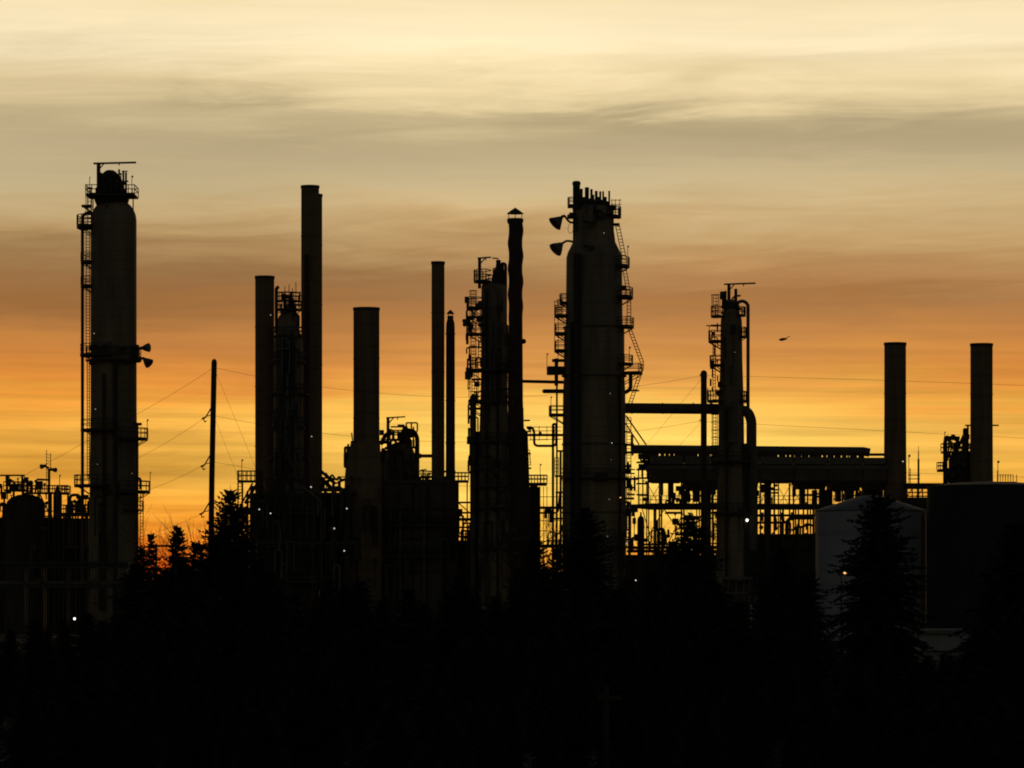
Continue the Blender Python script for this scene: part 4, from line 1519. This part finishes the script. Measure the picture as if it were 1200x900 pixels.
# ------------------------------------------------------------------ right hand unit
def right_unit():
    t = Thing('horizontal_unit', 'compact vessel wrapped in pipes against the right hand stack', 'vessel', 1124, 414)
    MB(t).lathe(1126, [(14.5, t.gy), (14.5, 540), (13.5, 534), (9, 530), (0, 528)], seg=24).build('shell', RUST, t.o)
    pipe(t, [(1107.5, 580, 0), (1107.5, 513.5, 0), (1121, 513, 0), (1124, 524, 0)], 2.4, DPIPE, 6)
    MB(t).box(1110, 1124, 511.5, 515.5, -.7, .7).build('pipe_manifold', DPIPE, t.o)
    pipe(t, [(1112, 535, .3), (1112, 513, .3)], 1.0, DPIPE)
    pipe(t, [(1117, 516, .2), (1117, 509, .2)], 1.3, DPIPE)
    MB(t).ball(1117, 512, 3.2).build('valve', DPIPE, t.o)
    pipe(t, [(1119, 525, -.3), (1126, 518, -.3), (1129, 511, -.3)], 2.0, DPIPE, 3)
    MB(t).lathe(1131, [(4.5, 532), (4.2, 522), (3.0, 518), (2.7, 503), (1.6, 501.6)], seg=14).build('nozzle', DPIPE, t.o)
    clutter(t, 1107, 1138, 510, 540, 28, 95, (-1.2, 1), 12)
    clutter(t, 1108, 1142, 535, 570, 16, 96, (-1.8, -1.4), 16)
    MB(t).box(1133, 1172, 497, 498.6, 1.2, 1.6).build('davit', STEEL, t.o)
    MB(t).box(1135, 1137, 498, 530, 1.2, 1.6).build('mast', STEEL, t.o)
    deck(t, 1104, 1140, 529, 9, -1.2, 1.2, 2.2, step=4.5)
    deck(t, 1099, 1108, 550, 8, -1, 1, 3, step=4)
    b = MB(t)
    for x in (1108.5, 1112):
        b.box(x - .8, x + .8, 530, t.gy, -1, -.7)
    b.box(1105, 1114, 558, 560, -1, -.7)
    b.build('leg', STEEL, t.o)
    pole_lamp(t, 1107, 515, 507, .9)

    t = Thing('roof_deck', 'flat railed deck carrying a lamp stem at the foot of the right hand stack', 'platform', 1178, 411)
    b = MB(t)
    b.box(1164, 1189, 565, 571, -2, 2)
    b.box(1189, 1194, 568, 573, -2, 2)
    b.build('slab', STEEL, t.o)
    b = MB(t)
    for x in (1167, 1186, 1192):
        b.box(x - 1, x + 1, 570, t.gy, -1.6, -1.3)
        b.box(x - 1, x + 1, 570, t.gy, 1.3, 1.6)
    b.build('leg', STEEL, t.o)
    b = MB(t)
    b.bar((1168, 557, -1.6), (1184, 557, -1.6), .5)
    for x in (1166.6, 1170, 1173, 1176, 1179, 1182, 1185, 1189):
        b.bar((x, 566, -1.6), (x, 556.4, -1.6), .55)
    b.bar((1167, 552, -1.6), (1167, 566, -1.6), .9)
    b.build('railing', STEEL, t.o)
    pole_lamp(t, 1169.4, 565, 542, 1.5)
    MB(t).box(1194, 1210, 572, 590, -1, 1).build('duct', STEEL, t.o)

    t = Thing('pipe_bridge', 'truss pipe bridge between the two right hand flue stacks', 'pipe bridge', 1084, 413)
    b = MB(t)
    b.box(1060, 1107, 566.5, 573, -1.2, 1.2)
    b.build('deck', STEEL, t.o)
    b = MB(t)
    for y in (576.6, 581):
        b.box(1060, 1107, y, y + 1.4, -1, -.8)
    for i in range(8):
        x = 1062 + i * 6
        b.box(x - .6, x + .6, 573, 588, -1, -.8)
        if i % 2:
            b.bar((x, 573, -.9), (x - 6, 582, -.9), .7)
    b.box(1058, 1108, 583, 590, -1, 1)
    b.build('truss', STEEL, t.o)
    b = MB(t)
    for x in (1064, 1104):
        b.box(x - 1.4, x + 1.4, 588, t.gy, -.9, .9)
    b.build('leg', STEEL, t.o)
    b = MB(t)
    for y in (556.5, 561):
        b.box(1063, 1077, y, y + 1.0, -1, -.8)
    for x in (1065.5, 1076):
        b.bar((x, 567, -.9), (x, 555.5 if x > 1070 else 549, -.9), .7)
    b.build('railing', STEEL, t.o)
    MB(t).box(1058, 1112, 590, 744, -.6, 1).build('equipment_backing', DPIPE, t.o)  # box added behind to shut off the bright leak between the tanks
    clutter(t, 1060, 1108, 576, 592, 16, 97, (-.9, .9), 8)
    pole_lamp(t, 1065, 567, 535, 1.6)
    lit_lamp(t, 1056, 541.5, .9, LAMPW, -1.9)

    t = Thing('antenna_mast', 'thin tapering antenna mast right of the air cooler stack', 'mast', 1076, 412)
    b = MB(t)
    b.tube([(1076, 566, -.3), (1076, 538, -.3)], 1.2, 8)
    b.build('pole', STEEL, t.o)
    b = MB(t)
    b.tube([(1076, 538, -.3), (1076, 529, -.3)], .6, 6)
    b.tube([(1076, 529, -.3), (1076, 523, -.3)], .3, 6)
    b.build('antenna', STEEL, t.o)
    MB(t).tube([(1076, 566, -.3), (1076, t.gy, -.3)], 1.0, 8).build('pole', STEEL, t.o)


right_unit()


# ------------------------------------------------------------------ storage tanks and low buildings
def tanks():
    t = Thing('storage_tank', 'pale grey white storage tank with a shallow cone roof behind the big spruce', 'tank', 1020.5, 360)
    MB(t).lathe(1020.5, [(64.6, t.gy), (64.6, 600)], seg=72).build('shell', WHITE, t.o)
    MB(t).lathe(1020.5, [(64.2, 600), (65.2, 599.6), (65.2, 598.2), (64, 597.6), (40, 590), (14, 581.5), (0, 580)], seg=72).build('roof', GALV, t.o)
    b = MB(t)
    b.box(1079.6, 1081.2, 601, t.gy, -2.6, -2.2)
    b.build('downpipe', GALV, t.o)
    MB(t).lathe(1020.5, [(66, t.gy), (66, t.gy - 6)], seg=60).build('base_ring', PLANK, t.o)

    t = Thing('storage_tank', 'large dark blue tank at the right edge beside the pale tank', 'tank', 1160, 352)
    MB(t).lathe(1160, [(73, t.gy), (73, 570)], seg=72).build('shell', NAVY, t.o)
    MB(t).lathe(1160, [(73.3, 571), (73.3, 569.6), (40, 566), (0, 564)], seg=72).build('roof', NAVY, t.o)
    MB(t).lathe(1160, [(75, t.gy), (75, 738), (73.5, 736)], seg=60).build('base_ring', PLANK, t.o)

    t = Thing('low_building', 'low whitish shed roof at the foot of the dark blue tank', 'shed', 1098, 300)
    MB(t).box(1074, 1122, 742, t.gy, -2, 2).build('wall', PLANK, t.o)
    MB(t).box(1071, 1125, 738, 742.2, -2.4, 2.4).build('roof', GALV, t.o)
    t = Thing('low_building', 'small pale shed left of the foot of the pale tank', 'shed', 954, 310)
    MB(t).box(940, 968, 733, t.gy, -1.6, 1.6).build('wall', PLANK, t.o)
    MB(t).box(938, 970, 730, 733.2, -2, 2).build('roof', GALV, t.o)
    t = Thing('low_building', 'long flat roofed shed half hidden in the trees below the wavy stack', 'shed', 582, 330)
    MB(t).box(548, 616, 714, t.gy, -2, 2).build('wall', DPIPE, t.o)
    MB(t).box(545, 619, 711.5, 714.2, -2.4, 2.4).build('roof', GALV, t.o)

    t = Thing('lamp_post', 'lit orange lamp on a post before the pale tank, beside the big spruce', 'street lamp', 990, 230)
    MB(t).tube([(986, t.gy, 0), (986, 666, 0), (990, 664.5, 0)], .9, 8, 3).build('pole', STEEL, t.o)
    h = MB(t)
    h.box(986.5, 994, 666.5, 669, -.25, .25)
    h = h.build('lamp_hood', STEEL, t.o)
    MB(t).ball(990, 671.5, 1.9, -.05).build('bulb', LAMPO, h)
    t = Thing('lamp_post', 'small white lamp on a short post below the bright gap beside the largest tower', 'street lamp', 745, 300)
    MB(t).tube([(745, t.gy, 0), (745, 682, 0)], .7, 8).build('pole', STEEL, t.o)
    MB(t).ball(745, 680, .9, -.1).build('bulb', LAMPW, t.o)


tanks()


# ------------------------------------------------------------------ poles and wires
def utility():
    D = 250
    t = Thing('utility_pole', 'leaning wooden power pole standing alone right of the tallest column', 'utility pole', 246.5, D)
    b = MB(t)
    b.tube([(245.5, t.gy, 0), (248.3, 560, 0), (251, 424, 0)], 3.3, 12)
    b.build('pole', WOOD, t.o)
    for x, y in ((248.6, 484), (247.2, 540), (245.8, 596)):
        c = MB(t)
        c.bar((x, y - 8, 0), (x - 7, y + 4, 0), 1.0)
        c.bar((x, y + 2, 0), (x - 7, y + 4, 0), .7)
        c.tube([(x - 7, y + 4, 0), (x - 10, y + 6, 0), (x - 9, y + 11, 0), (x - 6.5, y + 9, 0)], .6, 6, 2)
        o = c.build('cross_arm', STEEL, t.o)
        k = MB(t)
        for q in range(3):
            k.ball(x - 8 - q * 1.6, y + 5 + q * .8, 1.2)
        k.build('insulator', STEEL, o)
    b = MB(t)
    b.ball(251, 423.5, 3.0)
    b.build('pole_cap', STEEL, t.o)

    t2 = Thing('utility_pole', 'thick dark power pole with a round cap left of the slim right column', 'utility pole', 825, D)
    MB(t2).tube([(824.5, t2.gy, 0), (824.8, 438, 0)], 3.6, 12).build('pole', WOOD, t2.o)
    MB(t2).lathe(824.8, [(3.9, 443), (3.9, 437), (2.6, 434.6), (0, 433.6)], seg=14).build('pole_cap', STEEL, t2.o)
    b = MB(t2)
    for y in (441, 494, 546):
        b.bar((824, y, 0), (819.5, y - 2, 0), .8)
    b.build('cross_arm', STEEL, t2.o)

    def wire(label, pts, sag=3.0, r=.17, D0=D, group='power lines'):
        t = Thing('power_line', label, 'wire', pts[0][0], D0, group, empty=False)
        b, fin = solo(t)
        P = []
        for i in range(len(pts) - 1):
            a, c = pts[i], pts[i + 1]
            for k in range(12):
                u = k / 12
                P.append((a[0] + (c[0] - a[0]) * u, a[1] + (c[1] - a[1]) * u + sag * 4 * u * (1 - u), (a[2] if len(a) > 2 else 0) * (1 - u) + (c[2] if len(c) > 2 else 0) * u))
        P.append(tuple(pts[-1]) if len(pts[-1]) > 2 else (pts[-1][0], pts[-1][1], 0))
        b.tube(P, r, 5)
        fin(WIRE)
    wire('top wire dropping left from the tip of the leaning pole', [(250, 431), (120, 506), (-40, 590)], 3)
    wire('second wire dropping left from the upper bracket of the leaning pole', [(239, 490), (165, 535), (-40, 650)], 2)
    wire('third wire dropping left from the middle bracket of the leaning pole', [(237, 546), (165, 577), (-40, 660)], 2)
    wire('lowest wire dropping left from the bottom bracket of the leaning pole', [(236, 602), (165, 629), (-40, 700)], 2)
    wire('top wire running right from the leaning pole past the stacks to the capped pole', [(252, 431), (824, 440)], 30)
    wire('middle wire running right from the leaning pole past the stacks to the capped pole', [(250, 487), (824, 493)], 28)
    wire('lower wire running right from the leaning pole past the stack feet to the capped pole', [(248, 541), (824, 546)], 26)
    wire('guy wire slanting right from the top of the leaning pole', [(252, 434), (330, 622)], 0, .14)
    wire('second guy wire slanting right from the upper half of the leaning pole', [(250, 486), (300, 612)], 0, .14)
    wire('top wire running right from the capped pole past both right hand stacks', [(826, 440), (1230, 453)], -1)
    wire('middle wire running right from the capped pole past both right hand stacks', [(826, 494), (1230, 515)], 0)
    wire('lowest wire running right from the capped pole behind the air coolers', [(826, 546), (1230, 560)], 0)
    wire('guy wire slanting left from the top of the capped pole', [(822, 444), (700, 590)], 0, .14)
    wire('second guy wire slanting left from halfway up the capped pole', [(822, 494), (735, 588)], 0, .14)


utility()

# ------------------------------------------------------------------ bird
t = Thing('bird', 'small dark bird gliding in the open sky right of the slim column', 'bird', 918, 300, z0=CAMZ + (HY - 397) * 300 / F, empty=False)
b, fin = solo(t)
U = t.U
rings = []
for s_, r_ in ((-5.4, .1), (-5, .7), (-4, 1.2), (-2, 1.8), (0, 1.7), (2, 1.2), (3.4, .7), (4.6, .45)):
    c = t.p(918 + s_, 397.6 - s_ * .12)
    rings.append([c + Vector((0, math.cos(a) * r_ * U, math.sin(a) * r_ * U)) for a in [2 * math.pi * i / 10 for i in range(10)]])
b.ring_loft(rings)
for sgn, tipx, tipy, tipd in ((1, 926.5, 393.6, 0.5), (-1, 912.5, 399.2, -0.55)):
    pts = [(916, 397, 0.05 * sgn), (920, 396.4, 0.05 * sgn), ((920 + tipx) / 2 + .6, (396.2 + tipy) / 2 - .5, tipd * .5), (tipx, tipy, tipd), ((916 + tipx) / 2 - .5, (397.5 + tipy) / 2 + .3, tipd * .5)]
    up = [t.p(x, y - .25, d) for x, y, d in pts]
    dn = [t.p(x, y + .35, d) for x, y, d in pts]
    b.ring_loft([dn, up])
fin(BIRD)

t = Thing('portal_frame', 'small H shaped steel frame peeping over the trees in the orange gap', 'frame', 193, 300)
MB(t).box(181, 206, 638.5, 641, -.2, .2).build('beam', STEEL, t.o)
for x in (183, 202.5):
    MB(t).box(x - 1.2, x + 1.2, 641, t.gy, -.15, .15).build('post', STEEL, t.o)


def bare_shrub(label, px, top, D, seed):
    t = Thing('bare_shrub', label, 'shrub', px, D)
    rn = random.Random(seed)
    b = MB(t)

    def grow(p, d, L, r, n):
        q = p + d * L
        b.bar3(p, q, r, 5)
        if n == 0:
            return
        for k in range(3 if n > 1 else 2):
            grow(q if k else p + d * L * .7, (d + Vector((rn.uniform(-.7, .7), rn.uniform(-.6, .6), rn.uniform(-.1, .35)))).normalized(), L * rn.uniform(.55, .8), r * .62, n - 1)
    h = (t.gy - top) * t.U
    for k in range(4):
        grow(Vector((rn.uniform(-.2, .2), rn.uniform(-.2, .2), 0)), Vector((rn.uniform(-.25, .25), rn.uniform(-.25, .25), 1)).normalized(), h * .42, .045, 4)
    b.build('branches', BARK, t.o)


bare_shrub('leafless shrub with thin slanting twigs between the little spruce tops and the leaning pole', 236, 612, 218, 5)
bare_shrub('leafless shrub in front of the bright gap left of the largest tower', 640, 622, 222, 8)
bare_shrub('leafless shrub in front of the bright gap right of the largest tower', 772, 630, 224, 9)

# ------------------------------------------------------------------ foreground post
t = Thing('wooden_post', 'weathered wooden post with a short crossbar in the dark foreground', 'post', 710.5, 100)
MB(t).tube([(710.5, t.gy + 4, 0), (710.5, 803, 0)], 3.0, 10).build('pole', WOOD, t.o)
MB(t).box(700, 729, 815, 820.5, -.12, -.07).build('crossbar', WOOD, t.o)


# ------------------------------------------------------------------ spruces
def spruce_mesh(seed, H=10.0, whorls=44, spread=0.2, droop=0.25, fine=1.0, blunt=0.85):
    rnd = random.Random(seed)
    v, f = [], []

    def leaf(c, d, L, wd):
        L *= fine ** .5
        wd *= fine
        d = d.normalized()
        s = d.cross(Vector((rnd.uniform(-.9, .9), rnd.uniform(-.9, .9), 1))).normalized() * wd * 1.5
        b = len(v)
        v.extend([tuple(c - s * .6), tuple(c + s * .6), tuple(c + d * L * .6 + s), tuple(c + d * L), tuple(c + d * L * .6 - s)])
        f.append((b, b + 1, b + 2, b + 3, b + 4))
    for i in range(whorls):
        u = (i + rnd.uniform(-.3, .3)) / whorls
        u = max(0.0, min(.985, u))
        z = H * (0.05 + 0.93 * u)
        Lb = H * spread * ((1 - u) ** blunt) * rnd.uniform(.75, 1.12) + 0.12
        nb = int((12 if u < .75 else 8) * (1.0 if fine == 1.0 else 1.35))
        a0 = rnd.random() * 6.28
        for k in range(nb):
            a = a0 + 2 * math.pi * k / nb + rnd.uniform(-.3, .3)
            L = Lb * (rnd.uniform(.5, 1.2) if fine == 1.0 else rnd.uniform(.3, 1.0) ** .8 * 1.22)
            dj = rnd.uniform(.4, 1.7)
            zj = rnd.uniform(-.5, .5) * H / whorls
            if rnd.random() < .06:
                L *= .4
            rise = 0.15 + .75 * u ** 1.5
            n = max(4, int(L / (.2 * fine)))
            out_ = Vector((math.cos(a), math.sin(a), 0))
            side = Vector((-out_.y, out_.x, 0))
            pv = None
            for q in range(n + 1):
                w = q / n
                p_ = Vector((0, 0, z + zj)) + out_ * (L * w) + Vector((0, 0, L * (rise * w - (droop * dj + .35 * (1 - u)) * w * w * 1.25 + .12 * w ** 3)))
                if pv is not None:
                    dd = (p_ - pv)
                    sl = (.16 + .42 * L * (1 - w) * .5) * rnd.uniform(.7, 1.25) * (1.0 if fine == 1.0 else 1.15)
                    if w > .08:
                        for sg in (-1, 1):
                            leaf(p_, dd.normalized() * .8 + side * sg * rnd.uniform(.6, 1.1) + Vector((0, 0, rnd.uniform(-.5, .12))), sl, .055)
                        leaf(p_, dd.normalized() + Vector((0, 0, rnd.uniform(-1.2, -.2))), sl * .75, .06)
                        if fine < 1.0:          # hanging sprays
                            for hh in range(1):
                                leaf(p_ + side * rnd.uniform(-.15, .15), Vector((rnd.uniform(-.5, .5), rnd.uniform(-.5, .5), -1.0)) + dd.normalized() * .5, sl * rnd.uniform(.5, .95), .065)
                        if rnd.random() < .5:
                            leaf(p_, dd.normalized() + Vector((0, 0, rnd.uniform(.1, .7))), sl * .6, .05)
                pv = p_
            leaf(pv, (out_ + Vector((0, 0, rise - droop))).normalized(), .26, .05)
    for k in range(10):
        leaf(Vector((0, 0, H * (.93 + .006 * k))), Vector((math.cos(k * 2.4), math.sin(k * 2.4), 1.2)), .22, .03)
    me = bpy.data.meshes.new('crown')
    me.from_pydata(v, [], f)
    me.materials.append(FOL)
    tv, tf = [], []
    seg = 8
    hs = [(0, .14), (.15, .11), (.5, .07), (.85, .03), (1.02, .008)]
    for h, r in hs:
        for j in range(seg):
            a = 2 * math.pi * j / seg
            tv.append((math.cos(a) * r * H / 10, math.sin(a) * r * H / 10, h * H))
    for i in range(len(hs) - 1):
        for j in range(seg):
            k = (j + 1) % seg
            tf.append((i * seg + j, i * seg + k, (i + 1) * seg + k, (i + 1) * seg + j))
    mt = bpy.data.meshes.new('trunk')
    mt.from_pydata(tv, [], tf)
    mt.materials.append(BARK)
    return me, mt


protos = [spruce_mesh(1, spread=.20), spruce_mesh(2, spread=.17, droop=.35), spruce_mesh(3, spread=.24, whorls=40), spruce_mesh(4, spread=.21, whorls=38, droop=.12), spruce_mesh(5, spread=.26, whorls=50, droop=.3, fine=.6, blunt=.62),
          spruce_mesh(6, spread=.25, whorls=44, droop=.2, fine=.65, blunt=.66), spruce_mesh(7, spread=.30, whorls=46, droop=.45, fine=.65, blunt=.7)]
SP = {}


def spruce(label, px, top, D, kind=0, wide=1.0, group=None):
    U = D / F
    gy = HY + CAMZ / U
    h = (gy - top) * U
    if kind not in SP:
        e = bpy.data.objects.new('spruce_tree', None)
        c = bpy.data.objects.new('crown', protos[kind][0])
        k = bpy.data.objects.new('trunk', protos[kind][1])
        for o in (e, c, k):
            COL.objects.link(o)
        c.parent = e
        k.parent = e
        SP[kind] = e
    else:
        src = SP[kind]
        e = src.copy()
        COL.objects.link(e)
        for ch in src.children:
            d = ch.copy()
            COL.objects.link(d)
            d.parent = e
    s_ = h / 10.2
    e.location = ((px - 600) * U, D, -.05)
    e.rotation_euler = (R(random.uniform(-1.5, 1.5)), R(random.uniform(-1.5, 1.5)), random.random() * 6.28)
    e.scale = (s_ * wide, s_ * wide, s_)
    for key in ('group',):
        if key in e:
            del e[key]
    tag(e, label, 'spruce', group or 'spruces in front of the refinery')
    return e


spruce('tall full spruce silhouetted against the pale storage tank', 1031, 572, 160, 4, 1.25)
spruce('spruce cut by the right edge of the picture in front of the dark blue tank', 1188, 602, 150, 6, 1.35)
spruce('spruce rising between the slim right column and the pale tank', 912, 638, 180, 5, 1.35)
spruce('dark spruce standing in the bright gap left of the slim right column', 806, 594, 200, 6, 1.25)
spruce('smaller spruce in the bright gap just right of the largest tower', 784, 628, 215, 3, 1.3)
spruce('thin faint spruce in front of the face of the largest tower', 686, 588, 210, 5, 1.15)
spruce('spruce at the foot of the wavy stack edging the bright gap', 628, 626, 200, 4, 1.1)
spruce('bushy low spruce top inside the bright gap left of the largest tower', 650, 636, 215, 3, 1.2)
spruce('tiny spruce top with a bare spike, leftmost in the orange gap', 176, 619, 235, 1, 1.0)
spruce('dense little spruce top in the middle of the orange gap', 207, 611, 225, 0, 1.15)
spruce('ragged spruce top between the orange gap middle and the leaning pole', 229, 629, 215, 3, 1.6)
spruce('tallest spruce right of the leaning pole against the glowing sky', 264, 567, 215, 5, 1.1)
spruce('spruce overlapping the access platform foot right of the leaning pole', 284, 590, 222, 2, 1.4)
spruce('short spruce hugging the right side of the leaning pole', 250, 622, 205, 3, 1.3)
spruce('small dark spruce against the foot of the tallest column on its right', 163, 634, 225, 2, 1.1)
dark = 'black spruce lost in the dark tree belt below the refinery'
rnd = random.Random(21)
for x in range(-10, 1230, 22):
    px = x + rnd.uniform(-9, 9)
    if px < 150:
        top = rnd.uniform(712, 734)
    elif px < 330:
        top = rnd.uniform(640, 662)
    elif px < 560:
        top = rnd.uniform(664, 705)
    elif px < 770:
        top = rnd.uniform(652, 690) if 600 < px else rnd.uniform(690, 712)
    elif px < 945:
        top = rnd.uniform(660, 700)
    elif px < 1135:
        top = rnd.uniform(756, 776)
    else:
        top = rnd.uniform(690, 745)
    D = rnd.uniform(140, 210)
    if px > 945 or px < 150:
        D = rnd.uniform(150, 190)
    spruce(dark, px, top, D, rnd.choice((4, 5, 6, 6, 3)), rnd.uniform(1.1, 1.6), 'dark spruces of the tree belt')
for row, (D0, D1, lo, hi, st) in enumerate(((128, 150, 728, 772, 26), (106, 124, 762, 812, 30), (94, 103, 800, 845, 36))):
    for x in range(-12, 1230, st):
        xx, tt = x + rnd.uniform(-11, 11), rnd.uniform(lo, hi)
        if 930 < xx < 1140:
            tt = max(tt, 764)
        spruce(dark, xx, tt, rnd.uniform(D0, D1), rnd.choice((4, 5, 6, 6)), rnd.uniform(1.3, 1.9), 'dark spruces of the tree belt')
